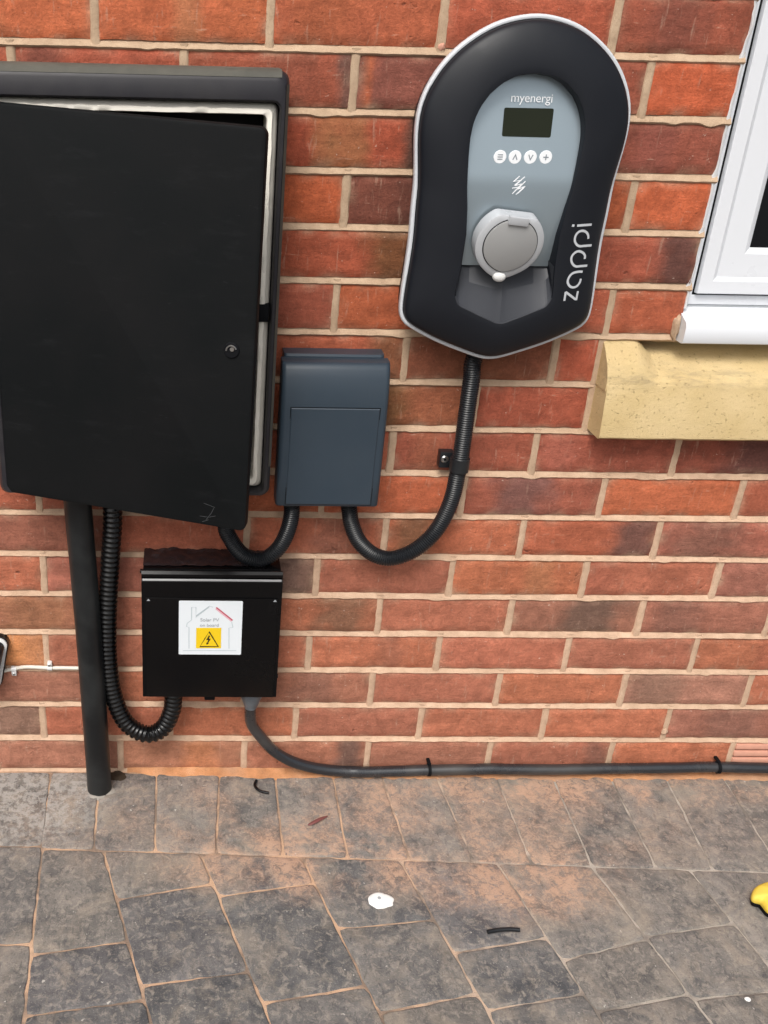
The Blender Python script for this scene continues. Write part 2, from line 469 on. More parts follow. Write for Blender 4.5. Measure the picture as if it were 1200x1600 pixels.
def rrect(x0, x1, z0, z1, r, y, n=5):
    pts = []
    for cx, cz, a0 in ((x1 - r, z1 - r, 0), (x0 + r, z1 - r, 90), (x0 + r, z0 + r, 180), (x1 - r, z0 + r, 270)):
        for i in range(n + 1):
            a = rad(a0 + 90 * i / n)
            pts.append(Vector((cx + r * math.cos(a), y, cz + r * math.sin(a))))
    return pts
def catmull(P, n=12, closed=False):
    P = [Vector(p) for p in P]
    m = len(P)
    out = []
    for i in range(m if closed else m - 1):
        g = (lambda k: P[k % m]) if closed else (lambda k: P[max(0, min(m - 1, k))])
        p0, p1, p2, p3 = g(i - 1), g(i), g(i + 1), g(i + 2)
        for k in range(n):
            t = k / n
            out.append(0.5 * (2 * p1 + (p2 - p0) * t + (2 * p0 - 5 * p1 + 4 * p2 - p3) * t * t + (3 * p1 - p0 - 3 * p2 + p3) * t ** 3))
    if not closed:
        out.append(P[-1].copy())
    return out
def resample(P, step):
    d = [0]
    for a, b in zip(P, P[1:]):
        d.append(d[-1] + (b - a).length)
    n = max(2, int(d[-1] / step))
    out, j = [], 0
    for i in range(n + 1):
        q = d[-1] * i / n
        while j < len(d) - 2 and d[j + 1] < q:
            j += 1
        t = (q - d[j]) / max(d[j + 1] - d[j], 1e-9)
        out.append(P[j].lerp(P[j + 1], t))
    return out

# ================================================================== THE WALL
BP, CH, JW = 0.225, 0.075, 0.0088
REVEAL, WIN_R, WIN_TOP = 0.403, 1.60, 27 * CH
SILL_X0 = 0.294
WX0, WX1, NC = -1.75, 2.35, 30
wall = empty('brick_wall', 'red brick house wall with cream mortar joints behind the boxes', 'wall')

DEF = [(168, 86, 58), (174, 90, 58), (162, 82, 58), (156, 80, 60), (172, 88, 54), (165, 84, 60)]
GREY, OLIVE, DARK, TAN = (98, 82, 76), (112, 84, 58), (82, 62, 58), (158, 116, 84)
SPEC = {  # (course, perpend index at the brick's left): (tone, patches (place along -1..1, half width, strength, colour))
 (0, -2): ((162, 104, 78), [(0.3, .3, .5, (200, 130, 85))]), (0, -1): ((150, 84, 62), [(0.72, .26, .9, GREY)]), (0, 0): ((150, 88, 70), []), (0, 1): (None, [(0.75, .2, .5, GREY)]),
 (0, -3): ((150, 92, 74), []), (1, -3.5): ((112, 88, 78), []), (1, -2.5): ((166, 80, 54), []), (1, 2.5): ((140, 80, 68), [(0.1, .6, .4, GREY)]), (1, -.5): ((158, 82, 62), []),
 (2, 2): ((146, 98, 84), [(-.5, .5, .6, (128, 106, 92))]), (2, -1): ((152, 88, 68), [(0.1, .4, .4, GREY)]), (2, -3): ((152, 92, 74), []), (3, -3.5): ((206, 134, 82), [(0.3, .5, .6, (222, 150, 92))]),
 (3, .5): ((166, 84, 62), []), (4, -1): (None, [(0.45, .5, .85, (118, 92, 74))]), (4, 1): ((140, 82, 66), [(0.25, .55, .9, (106, 88, 78))]), (4, 2): ((146, 80, 66), [(-.5, .4, .4, GREY)]), (4, -3): ((158, 92, 66), [(-.2, .7, .6, (150, 108, 78))]),
 (5, -1.5): ((108, 80, 70), [(0.6, .4, .7, GREY)]), (5, .5): ((178, 92, 54), [(0.35, .25, .5, TAN)]), (5, 2.5): ((136, 76, 66), []), (5, -2.5): ((158, 86, 72), []),
 (6, 0): (None, [(-.62, .34, .95, (116, 84, 62))]), (6, 1): ((172, 82, 52), [(0.72, .42, .9, (96, 76, 72))]), (6, 2): ((150, 80, 66), [(-.3, .6, .8, (126, 92, 80))]), (6, -3): ((146, 82, 66), []),
 (7, .5): ((154, 78, 60), [(-.15, .5, .85, (112, 84, 80))]), (7, 1.5): ((182, 94, 58), []), (7, -.5): ((178, 88, 54), []), (8, 1): ((158, 82, 64), [(-.7, .3, .5, (176, 108, 92))]), (8, 2): ((142, 72, 56), [(0.25, .6, .9, (94, 66, 62))]),
 (9, -.5): ((150, 86, 58), [(-.35, .5, .9, (122, 88, 58))]), (9, .5): ((164, 82, 60), []), (10, 0): ((132, 76, 54), [(0.0, .6, .5, (112, 72, 50))]), (10, -1): ((160, 82, 56), [(0.8, .3, .7, OLIVE)]), (10, 1): ((172, 84, 60), []),
 (12, -1): ((166, 80, 54), [(0.75, .42, .9, (112, 80, 52))]), (12, 1): ((156, 78, 58), [(0.72, .42, .95, (86, 64, 60))]), (13, -.5): ((116, 62, 50), [(0.2, .6, .4, DARK)]), (13, -1.5): ((176, 86, 50), []), (13, 1.3): ((186, 92, 56), []),
 (14, -1): ((164, 76, 52), [(0.05, .3, .75, (146, 104, 70)), (-.3, .18, .7, (150, 106, 72)), (0.88, .22, .95, (84, 70, 62))]), (14, 1): ((146, 76, 60), [(-.1, .4, .4, (130, 80, 74))]),
 (15, -1.5): ((156, 80, 58), [(0.96, .14, .8, GREY), (0.2, .4, .4, (120, 72, 58))]), (15, -.5): ((122, 68, 58), [(-.9, .1, .8, (190, 100, 60)), (-.96, .1, .6, GREY)]), (15, 1.26): ((184, 88, 54), []), (15, -2.5): ((164, 82, 60), [(-.72, .3, .6, DARK)]),
 (16, -2): ((196, 104, 66), [(0.05, .18, .6, TAN), (0.7, .4, .3, (170, 100, 66))]), (16, -3): ((194, 104, 66), [(-.3, .3, .4, TAN)]), (16, -1): ((172, 90, 60), [(-.4, .5, .4, (150, 88, 58))]), (16, 0): ((164, 80, 56), []), (16, 1): ((152, 78, 58), [(-.1, .5, .7, (118, 72, 62))]),
}
COURSE_DX = {0: 8.5, 1: -14.6, 2: 2.8, 3: -0.5, 4: 1.4, 5: 2.9, 6: -2.9, 7: 2.5, 8: -6.4, 9: 2.0, 10: -1.5, 11: .4, 12: -2, 13: 3.3, 14: 1.5, 15: 2.9, 16: 1.1}

def brick_cells():
    out = []
    for c in range(NC):
        dx = COURSE_DX.get(c, random.uniform(-5, 5)) / 1000
        z0, z1 = c * CH + JW / 2, (c + 1) * CH - JW / 2
        ks = [(-9 + i + (0.5 if c % 2 else 0)) for i in range(22)]
        edges = [k * BP + dx for k in ks]
        cells = []
        for k, a in zip(ks, edges):
            cells.append((k, a, a + BP))
        solid = [(WX0, WX1)]
        if 9 <= c <= 10:
            solid = [(WX0, SILL_X0 - 0.003), (WIN_R + 0.11, WX1)]
        elif c >= 11 and (c + 1) * CH <= WIN_TOP + .001:
            solid = [(WX0, REVEAL + JW / 2), (WIN_R - JW / 2, WX1)]
        for s0, s1 in solid:
            for k, a, b in cells:
                a2, b2, kk = max(a, s0), min(b, s1), k
                if c >= 11 and c % 2 and abs(s1 - REVEAL - JW / 2) < 1e-6:
                    split = (1.30 if c != 15 else 1.26) * BP
                    if k == 0.5:
                        b2 = split
                    elif k == 1.5:
                        a2, b2, kk = split, s1, (1.3 if c != 15 else 1.26)
                if b2 - a2 < 0.022:
                    continue
                if c == 0 and k >= 3 and k < 4:       # the air brick's place
                    continue
                out.append((c, kk, a2 + JW / 2, b2 - JW / 2, z0, z1))
    return out

def brick_geo(x0, x1, z0, z1, seed, fine=True):
    """closed block with worn arrises; front at y=0"""
    rn = random.Random(seed)
    w_, h_ = x1 - x0, z1 - z0
    jx = lambda: rn.uniform(-0.0011, 0.0011)
    nx, nzv = (max(4, int(w_ / 0.0075)), 9) if fine else (5, 3)
    tilt, proud, tz = rn.uniform(-.0012, .0012), rn.uniform(-0.0013, 0.0010), rn.uniform(-.0008, .0008)
    sx, sz = rn.uniform(0, 99), rn.uniform(0, 99)
    vs_, idx = [], {}
    for j in range(nzv + 1):
        for i in range(nx + 1):
            u, v = i / nx, j / nzv
            du, dv = min(u, 1 - u) * w_, min(v, 1 - v) * h_
            d = min(du, dv)
            e = max(0.0, 1 - d / 0.005)
            wob = 0.0013 * nz(sx + u * w_ * 55, sz) if dv < 0.001 else 0
            wobx = 0.0011 * nz(sx, sz + v * h_ * 60) if du < 0.001 else 0
            y = proud + tilt * (2 * u - 1) + tz * (2 * v - 1) + 0.0030 * e * e + 0.0010 * nz(sx + u * w_ * 30, sz + v * h_ * 30)
            idx[i, j] = len(vs_)
            vs_.append((x0 + u * w_ + wobx + (jx() if 0 < i < nx else 0), y, z0 + v * h_ + wob))
    fs = [(idx[i, j], idx[i + 1, j], idx[i + 1, j + 1], idx[i, j + 1]) for j in range(nzv) for i in range(nx)]
    ring = [idx[i, 0] for i in range(nx + 1)] + [idx[nx, j] for j in range(1, nzv + 1)] + [idx[i, nzv] for i in range(nx - 1, -1, -1)] + [idx[0, j] for j in range(nzv - 1, 0, -1)]
    o = len(vs_)
    for q in ring:
        p = vs_[q]
        vs_.append((p[0], 0.06, p[2]))
    n = len(ring)
    for i in range(n):
        j = (i + 1) % n
        fs.append((ring[j], ring[i], o + i, o + j))
    fs.append(tuple(o + i for i in range(n)))
    return vs_, fs

def brick_tone(vs_, x0, x1, z0, z1, tone, patches, seed):
    rn = random.Random(seed + 5)
    base = np.array(srgb(*tone)) * rn.uniform(0.90, 1.10)
    kd = 0.20 * max(0.0, min(1.0, (0.62 - z0) / 0.30)) + 0.07   # dust splashed on the lower courses
    base = base * (1 - kd) + np.array(srgb(206, 160, 132)) * kd
    base = base * np.array((.95, .965, 1.0))
    cols = []
    s0 = rn.uniform(0, 50)
    for p in vs_:
        u = (p[0] - (x0 + x1) / 2) / ((x1 - x0) / 2)
        v = (p[2] - (z0 + z1) / 2) / ((z1 - z0) / 2)
        c = base * (1 + 0.16 * nz(s0 + u * 1.6, v * 1.2) + 0.10 * nz(s0 + 9 + u * 5, v * 3))
        du, dv = (1 - abs(u)) * (x1 - x0) / 2, (1 - abs(v)) * (z1 - z0) / 2
        ed_ = max(0.0, 1 - min(du, dv) / .010) * max(0.0, .25 + 1.5 * nz(s0 + p[0] * 38, p[2] * 38, 7)) * .55
        for pu, pw, ps, pc in patches:
            d = abs(u - pu) / pw + 0.45 * nz(s0 + u * 4, v * 1.7, pu * 9) + 0.25 * (v * 0.4) ** 2
            k = max(0.0, min(1.0, (1.15 - d) / 0.70)) * ps * .88
            c = c * (1 - k) + np.array(srgb(*pc)) * k
        c = c * (1 - ed_) + np.array((.47, .345, .24)) * ed_   # mortar rubbed over the arris
        cols += [float(c[0]), float(c[1]), float(c[2]), 1.0]
    return cols

def put_tone(me, cols):
    a = me.color_attributes.new('tone', 'FLOAT_COLOR', 'POINT')
    a.data.foreach_set('color', cols)

cells = brick_cells()
rest_v, rest_f, rest_c = [], [], []
for n_, (c, k, x0, x1, z0, z1) in enumerate(cells):
    tone, patches = SPEC.get((c, k), (None, []))
    if tone is None:
        tone = DEF[(n_ * 7 + c * 3) % len(DEF)]
    if (c, k) not in SPEC and random.random() < 0.22:
        patches = [(random.uniform(-.9, .9), random.uniform(.25, .5), random.uniform(.3, .6), random.choice([GREY, OLIVE, (140, 80, 66)]))]
    px = [to_px((x, 0, z)) for x in (x0, x1) for z in (z0, z1)]
    vis = max(p[0] for p in px) > -25 and min(p[0] for p in px) < 1225 and max(p[1] for p in px) > -20 and z0 < 1.35
    vs_, fs = brick_geo(x0, x1, z0, z1, n_, vis)
    cols = brick_tone(vs_, x0, x1, z0, z1, tone, patches, n_)
    if vis:
        cx, cz = (x0 + x1) / 2, (z0 + z1) / 2
        me = bpy.data.meshes.new('brick')
        me.from_pydata([(p[0] - cx, p[1], p[2] - cz) for p in vs_], [], fs)
        put_tone(me, cols)
        me.materials.append(M['brick'])
        me.polygons.foreach_set('use_smooth', [True] * len(me.polygons))
        me.set_sharp_from_angle(angle=rad(50))
        o = bpy.data.objects.new('brick', me)
        o.location = (cx, 0, cz)
        C.objects.link(o)
        o.parent = wall
    else:
        o_ = len(rest_v)
        rest_v += vs_
        rest_f += [tuple(i + o_ for i in f) for f in fs]
        rest_c += cols
me = bpy.data.meshes.new('brickwork')
me.from_pydata(rest_v, [], rest_f)
put_tone(me, rest_c)
me.materials.append(M['brick'])
o = bpy.data.objects.new('brickwork', me)
C.objects.link(o)
o.parent = wall
tag(o, kind='stuff')

# mortar: weather-struck joints, set back at the top of each bed and flush (with smears) at its foot
mb = MB()
def in_hole(x, z):
    if SILL_X0 - .003 < x < WIN_R + .11 and 9 * CH - .001 < z < 11 * CH:
        return True
    return REVEAL + .004 < x < WIN_R - .004 and 11 * CH - .001 < z < WIN_TOP
STEP = 0.0055
for b in range(0, NC + 1):
    zc = b * CH
    spans = [(WX0, WX1)]
    if b in (10, ):
        spans = [(WX0, SILL_X0 - .003), (WIN_R + .11, WX1)]
    elif b == 11:
        spans = [(WX0, REVEAL + .002), (WIN_R - .002, WX1)]
    elif 11 < b * 1.0 < WIN_TOP / CH - .01:
        spans = [(WX0, REVEAL + .004), (WIN_R - .004, WX1)]
    for s0, s1 in spans:
        n = int((s1 - s0) / STEP)
        rows = []
        for q, (dz, y) in enumerate(((-.0085, .006), (-.0058, .0004), (-.0042, -.0012), (-.001, .0008), (.0026, .0036), (.0050, .0056), (.0080, .0060))):
            L = []
            for i in range(n + 1):
                x = s0 + (s1 - s0) * i / n
                g = nz(x * 110, b * 3.7, q * .35)
                g2 = nz(x * 19, b * 5.1 + 40)
                smear = max(0.0, nz(x * 33, b * 2.3 + 11) - .30) * 0.007 if q in (1, 2) else 0
                zz = zc + dz + (0.0007 * g + 0.0004 * g2 if q < 4 else 0.0004 * g) - smear
                yy = y + 0.0008 * nz(x * 120, b * 7.7, q * 1.3) + (0.0005 * g2 if q in (1, 2, 3) else 0)
                L.append((x, yy, zz))
            rows.append(L)
        mb.loft(rows, closed=False)
for c, k, x0, x1, z0, z1 in cells:                   # perpends at each brick's right-hand end
    xc = x1 + JW / 2
    if in_hole(xc + .004, (z0 + z1) / 2) and xc > REVEAL - .01:
        continue
    rows = []
    for q, (dx, y) in enumerate(((-.0080, .006), (-.0047, .0010), (-.001, .0006), (.0030, .0008), (.0050, .0014), (.0080, .006))):
        rows.append([(xc + dx + .0011 * nz(z * 90, xc * 13, q * .3), y + .0008 * nz(z * 130, xc * 31, q * 1.7), z) for z in [z0 - .006 + (z1 - z0 + .012) * i / 12 for i in range(13)]])
    mb.loft(rows, closed=False)
# core behind the joints
for x0, x1, z0, z1 in ((WX0, SILL_X0, 0, NC * CH), (SILL_X0, WX1, 0, 9 * CH), (SILL_X0, REVEAL, 11 * CH, NC * CH), (WIN_R, WX1, 9 * CH, NC * CH), (REVEAL, WIN_R, WIN_TOP, NC * CH)):
    mb.add([(x0, .012, z0), (x1, .012, z0), (x1, .012, z1), (x0, .012, z1)], [(0, 1, 2, 3)])
mb.build('mortar', 'mortar', wall)
# inner reveals of the window opening
mb = MB().box(REVEAL - .05, REVEAL - .0008, .03, .14, 11 * CH, WIN_TOP)
mb.build('reveal', 'mortar', wall, False)
# plug of mortar smeared in at the end of the plastic sill, and a filled drill hole
def lump(cx, cy, cz, rx, ry, rz, name, mat, parent, seed=0, n=14):
    L = []
    for j in range(1, n):
        th = math.pi * j / n
        L.append([Vector((cx, cy, cz)) + Vector((math.sin(th) * math.cos(a) * rx, math.sin(th) * math.sin(a) * ry, math.cos(th) * rz)) * (1 + .35 * nz(seed + 2 * math.cos(a), 2 * math.sin(a), th * 1.3)) for a in [2 * math.pi * i / 20 for i in range(20)]])
    return MB().loft(L, True, True, True).build(name, mat, parent, angle=80)
p = on_y(1056, 512, -.004)
lump(p.x + .001, .000, p.z, .0055, .008, .019, 'mortar_lump', 'mortar', wall, 3)
p = on_y(1038, 1143, 0)
lump(p.x, .001, p.z, .006, .005, .007, 'mortar_plug', 'mortar', wall, 8)
p = on_y(690, 73, 0)
lump(p.x, .0012, p.z, .0045, .002, .0045, 'filled_drill_hole', 'terracotta', wall, 5)

# terracotta air brick in the bottom course
ab = empty('air_brick', 'ribbed terracotta air brick in the bottom course at the right edge', 'air brick')
ax0, ax1 = 3 * BP + .0085 + JW / 2, 4 * BP - .002
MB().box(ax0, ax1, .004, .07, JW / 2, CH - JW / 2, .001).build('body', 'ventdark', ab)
for i in range(4):
    z = .0075 + i * .0160
    MB().box(ax0, ax1, -.002, .03, z, z + .0108, .0012).build('rib', 'terracotta', ab)

# ================================================================== PAVING
def poly_block(P, name, parent, tone, seed, jw=0.0016, build=True):
    rn = random.Random(seed)
    P = [Vector((p[0], p[1])) for p in P]
    area = sum(P[i].x * P[(i + 1) % len(P)].y - P[(i + 1) % len(P)].x * P[i].y for i in range(len(P)))
    if area < 0:
        P.reverse()
    def inset(Q, d):
        n = len(Q)
        out = []
        for i in range(n):
            a, b, c = Q[i - 1], Q[i], Q[(i + 1) % n]
            e0, e1 = (b - a).normalized(), (c - b).normalized()
            n0, n1 = Vector((-e0.y, e0.x)), Vector((-e1.y, e1.x))
            m_ = (n0 + n1).normalized()
            out.append(b + m_ * (d / max(m_.dot(n0), .35)))
        return out
    Q = inset(P, jw)
    # outline with worn, wandering edges and clipped corners
    L = []
    n = len(Q)
    for i in range(n):
        a, b = Q[i], Q[(i + 1) % n]
        ln = (b - a).length
        k = max(3, int(ln / .011))
        nrm = Vector((-(b - a).y, (b - a).x)).normalized()
        for j in range(k):
            t = j / k
            q = a.lerp(b, t)
            s_ = .0022 * nz(q.x * 42 + seed, q.y * 42) + .0010 * nz(q.x * 150, q.y * 150, seed)
            if j == 0:
                s_ += 0
                q = q + ((Q[i - 1] - a).normalized() + (b - a).normalized()) * .0022
            L.append(q + nrm * s_)
    cen = sum(L, Vector((0, 0))) / len(L)
    zt, tx, ty = rn.uniform(-.0004, .0006), rn.uniform(-.004, .004), rn.uniform(-.004, .004)
    def zz(q):
        return zt + tx * (q.x - cen.x) + ty * (q.y - cen.y) + .0007 * nz(q.x * 14, q.y * 14, seed * .1)
    loops = [[(q.x, q.y, -.018) for q in L]]
    for d, dz in ((0, -.0022), (.0007, -.0007), (.0030, -.0001)):
        R = [q + (cen - q).normalized() * d for q in L]
        loops.append([(q.x, q.y, zz(q) + dz) for q in R])
    for f in (.30, .62, .86):
        R = [q.lerp(cen, f) for q in L]
        loops.append([(q.x, q.y, zz(q) + .0007 * nz(q.x * 37, q.y * 37)) for q in R])
    m = MB().loft(loops, True, False, True)
    t_ = np.array(tone) * rn.uniform(.90, 1.10)
    if not build:
        return m, t_
    me = bpy.data.meshes.new(name)
    me.from_pydata(m.v, [], m.f)
    put_tone(me, [float(t_[0]), float(t_[1]), float(t_[2]), 1.0] * len(m.v))
    me.materials.append(M['paver'])
    me.polygons.foreach_set('use_smooth', [True] * len(me.polygons))
    o = bpy.data.objects.new(name, me)
    C.objects.link(o)
    o.parent = parent
    return o

n = 60
jb = MB()
gx = [-2.2 + 4.6 * i / 90 for i in range(91)]
gy = [.02 - 2.4 * i / 60 for i in range(61)]
jb.loft([[(x, y, -.0020 + .0004 * nz(x * 25, y * 25)) for x in gx] for y in gy], closed=False)
paving = jb.build('paving', 'joint')
tag(paving, kind='structure')
g = MB().add([(-60, .3, -.03), (60, .3, -.03), (60, -90, -.03), (-60, -90, -.03)], [(0, 1, 2, 3)]).build('ground', 'ground')
tag(g, kind='structure')

PT = [(0.178, 0.170, 0.164), (0.196, 0.185, 0.175), (0.160, 0.154, 0.151), (0.206, 0.194, 0.184)]
DK = [(0.128, 0.129, 0.134), (0.150, 0.147, 0.147), (0.175, 0.166, 0.158), (0.140, 0.138, 0.144)]
pv_rest = MB()
pv_tone = []
def paver(P, tone, seed):
    px = [to_px((q[0], q[1], 0)) for q in P]
    if max(p[1] for p in px) > 1190 and min(p[1] for p in px) < 1625 and max(p[0] for p in px) > -20 and min(p[0] for p in px) < 1220:
        poly_block(P, 'paver', paving, tone, seed)
    else:
        m, t_ = poly_block(P, 'paver', None, tone, seed, build=False)
        pv_rest.add(m.v, m.f)
        pv_tone.extend([float(t_[0]), float(t_[1]), float(t_[2]), 1.0] * len(m.v))
def gp(u, v):
    p = on_z(u, v, 0)
    return Vector((p.x, p.y))
def line_at_y(l, y):
    a, b = l
    t = (y - a.y) / (b.y - a.y)
    return a.x + (b.x - a.x) * t
rowA, rowB = gp(0, 1323), gp(1030, 1357)
def row_y(x):
    return rowA.y + (rowB.y - rowA.y) * (x - rowA.x) / (rowB.x - rowA.x)
Ls = [((79, 1213), (62, 1323)), ((152, 1257), (147, 1320)), ((245, 1217), (243, 1307)), ((343, 1210), (338, 1325)), ((432, 1233), (443, 1337)), ((523, 1227), (540, 1320)), ((612, 1257), (642, 1347)), ((703, 1260), (740, 1343)), ((790, 1248), (832, 1350)), ((883, 1257), (925, 1350)), ((977, 1260), (1027, 1357)), ((1067, 1267), (1110, 1350)), ((1163, 1267), (1198, 1323))]
Ll = [(gp(*a), gp(*b)) for a, b in Ls]
xs = [(line_at_y(l, -.004), line_at_y(l, row_y(l[1].x))) for l in Ll]
for i in range(12):
    xs.append((xs[-1][0] + .104, xs[-1][1] + .104))
sd_ = 100
for (a0, a1), (b0, b1) in zip(xs, xs[1:]):
    sd_ += 1
    paver([(a0, -.003), (b0, -.003), (b1, row_y(b1)), (a1, row_y(a1))], PT[sd_ % 4], sd_)
# band running out from the wall at the far left
xl = [xs[0][0] - .21 * i for i in range(9)]
Lband = [gp(79, 1213), gp(62, 1323), gp(53, 1407), gp(47, 1490), gp(43, 1550)]
bd = (gp(79, 1213), gp(45, 1520))
def band_x(y):
    return line_at_y(bd, y)
for i in range(8):
    ys = [-.003, gp(10, 1322).y, gp(10, 1475).y, gp(10, 1475).y - .2]
    while ys[-1] > -2.1:
        ys.append(ys[-1] - random.choice([.16, .2, .2, .24]))
    if i:
        off = random.uniform(.02, .22)
        ys = [-.003] + [y + off for y in ys[1:]]
    for y0, y1 in zip(ys, ys[1:]):
        sd_ += 1
        o0, o1 = -.21 * i, -.21 * (i + 1)
        paver([(band_x(y0) + o1, y0), (band_x(y0) + o0, y0), (band_x(y1) + o0, y1), (band_x(y1) + o1, y1)], PT[sd_ % 4], sd_)
# the field, laid slightly askew
F = [((158, 1317), (220, 1540)), ((315, 1337), (407, 1560)), ((477, 1350), (577, 1550)), ((633, 1357), (743, 1547)), ((780, 1353), (923, 1567)), ((933, 1363), (1073, 1547)), ((1093, 1377), (1200, 1507))]
Fl = [(gp(*a), gp(*b)) for a, b in F]
for i in range(9):
    a, b = Fl[-1]
    Fl.append((a + Vector((.158, -.006)), b + Vector((.158, -.006))))
CJ = [[((48, 1492), (177, 1470))], [((187, 1405), (323, 1380)), ((223, 1540), (373, 1518))], [((355, 1400), (483, 1380)), ((410, 1567), (567, 1540))], [((533, 1450), (673, 1437)), ((600, 1582), (743, 1552))],
      [((713, 1488), (853, 1465)), ((772, 1578), (900, 1552))], [((883, 1500), (1013, 1467)), ((937, 1580), (1067, 1553))], [((1013, 1463), (1137, 1442)), ((1130, 1560), (1200, 1547))]]
cols_ = [(None, Fl[0])] + list(zip(Fl, Fl[1:]))
for i, (la, lb) in enumerate(cols_):
    fa = (lambda y: band_x(y)) if la is None else (lambda y, l=la: line_at_y(l, y))
    fb = lambda y, l=lb: line_at_y(l, y)
    def fix(f, y0):                                  # the point of a long joint where the border row meets it
        x = f(y0)
        return Vector((f(row_y(x)), row_y(x)))
    joints = [(fix(fa, -.2), fix(fb, -.2))]
    if i < len(CJ):
        for a, b in CJ[i]:
            A, B = gp(*a), gp(*b)
            joints.append((Vector((fa(A.y), A.y)), Vector((fb(B.y), B.y))))
    else:
        y = -.30 - random.uniform(0, .22)
        joints.append((Vector((fa(y - .03), y - .03)), Vector((fb(y), y))))
    while joints[-1][0].y > -2.0:
        dy = random.choice([.10, .155, .155, .2])
        a, b = joints[-1]
        joints.append((Vector((fa(a.y - dy), a.y - dy)), Vector((fb(b.y - dy), b.y - dy))))
    for (a0, b0), (a1, b1) in zip(joints, joints[1:]):
        sd_ += 1
        paver([a0, b0, b1, a1], DK[sd_ % 4] if i < 5 else PT[sd_ % 4], sd_)
me = bpy.data.meshes.new('paver_field')
me.from_pydata(pv_rest.v, [], pv_rest.f)
put_tone(me, pv_tone)
me.materials.append(M['paver'])
o = bpy.data.objects.new('paver_field', me)
C.objects.link(o)
o.parent = paving
tag(o, kind='stuff')

# orange sand left along the foot of the wall
rows = []
xa, xb = -.43, 1.6
n = 420
for q in range(6):
    L = []
    for i in range(n + 1):
        x = xa + (xb - xa) * i / n
        wd = .019 + .010 * nz(x * 9, 3.3) + .008 * nz(x * 45, 1.1)
        wd *= min(1, max(0.15, (x - xa) / .09))
        if x > .1:
            wd *= 1.15
        t = q / 5
        L.append((x, .003 - (wd + .003) * t, (.0065 + .002 * nz(x * 30, 8)) * (1 - t) ** 1.3 + .0012 * nz(x * 80, t * 4) * (1 - t) - .0016 * (t > .99) + .0006))
    rows.append(L)
o = MB().loft(rows, closed=False).build('sand_strip', 'sand')
tag(o, 'orange building sand left along the foot of the brick wall', 'sand', kind='stuff')

# ================================================================== SILL AND WINDOW
ss = empty('stone_sill', 'pale yellow stone window sill set into the brick wall', 'sill')
prof = [(.05, .6785), (-.043, .6785), (-.0475, .682), (-.0475, .684), (-.040, .758), (-.037, .766), (-.030, .772), (.02, .800), (.05, .806)]
x1 = WIN_R + .10
def sill_loop(x, P, seed):
    return [(x, y + (.0007 * nz(x * 40, z * 50, seed) if y < .04 else 0), z + .0006 * nz(x * 30, y * 80, seed + 4)) for y, z in P]
nx = 120
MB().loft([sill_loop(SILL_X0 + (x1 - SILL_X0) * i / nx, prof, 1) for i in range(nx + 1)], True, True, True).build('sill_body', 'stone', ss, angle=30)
# raised seat of the sill built into the wall at its end
sp = [(.05, .75), (-.0385, .752), (-.0380, .770), (-.030, .786), (-.014, .804), (.004, .8195), (.05, .8195)]
wp_ = [(.05, .745), (-.0380, .748), (-.0365, .763), (-.031, .7705), (-.012, .7815), (.012, .7945), (.05, .803)]
def seat_mix(q):
    t = max(0.0, min(1.0, (q - 9) / 8))
    t = t * t * (3 - 2 * t)
    return [(y + (y2 - y) * t, z + (z2 - z) * t) for (y, z), (y2, z2) in zip(sp, wp_)]
MB().loft([[(SILL_X0 - .0012 + q * .085 / 17, y + .0006 * nz(q, z * 60), z) for y, z in seat_mix(q)] for q in range(18)], True, True, True).build('sill_seat', 'stone', ss, angle=30)

win = empty('window', 'white plastic framed window above the yellow stone sill', 'window')
zb = .815
# plastic sill with a rounded nose
pc = [(.06, .822), (-.018, .8205), (-.0205, .822), (-.0225, .828), (-.0225, .846), (-.019, .852), (.006, .862), (.018, .8665), (.06, .8665)]
MB().loft([[(x, y, z) for y, z in pc] for x in (REVEAL - .003, REVEAL + .006, 1.0, WIN_R + .008)], True, True, True).build('cill', 'upvc', win, angle=35)
MB().box(REVEAL + .001, WIN_R, .020, .030, .8668, .8690).build('cill_joint', 'greyprint', win, False)
def frame_ring(x0, x1, z0, z1, steps, name, mat, parent):
    # steps: (inset, y): mitred square rings
    loops = [[(x0 + i, y, z0 + i), (x1 - i, y, z0 + i), (x1 - i, y, z1 - i), (x0 + i, y, z1 - i)] for i, y in steps]
    return MB().loft(loops).build(name, mat, parent, angle=20)
FZ0, FX0, FX1, FZ1 = .869, REVEAL + .001, WIN_R - .001, WIN_TOP - .002
frame_ring(FX0, FX1, FZ0, FZ1, [(0, .09), (0, .022), (.0012, .0205), (.0140, .0205), (.0148, .0212), (.0148, .04)], 'outer_frame', 'upvc', win)
SX = .4216
SZ = .8870
I = lambda v: v
sash = frame_ring(SX, FX1 - .0185, SZ, FZ1 - .02, [(.0, .05), (0.0004, .0125), (.0014, .0115), (.019, .0115), (.022, .0135), (.025, .0150), (.058, .0160), (.062, .018), (.0745, .028), (.076, .0345)], 'sash', 'upvc', win)
frame_ring(SX + .076, FX1 - .0945, SZ + .076, FZ1 - .096, [(0, .0335), (.0030, .0345), (.0040, .0385)], 'gasket', 'seam', sash)
frame_ring(SX + .080, FX1 - .099, SZ + .080, FZ1 - .100, [(0, .0345), (.006, .0350), (.0062, .0375)], 'spacer_bar', 'greyprint', sash)
MB().box(SX + .05, FX1 - .07, .0365, .0405, SZ + .05, FZ1 - .07).build('pane', 'glass', sash, False)
# dark box painted in for the shadow gap between frame and sash, and the room's darkness behind the glass
MB().box(SX - .004, FX1 - .015, .0216, .036, SZ - .0055, FZ1 - .016).build('seal', 'seam', win, False)
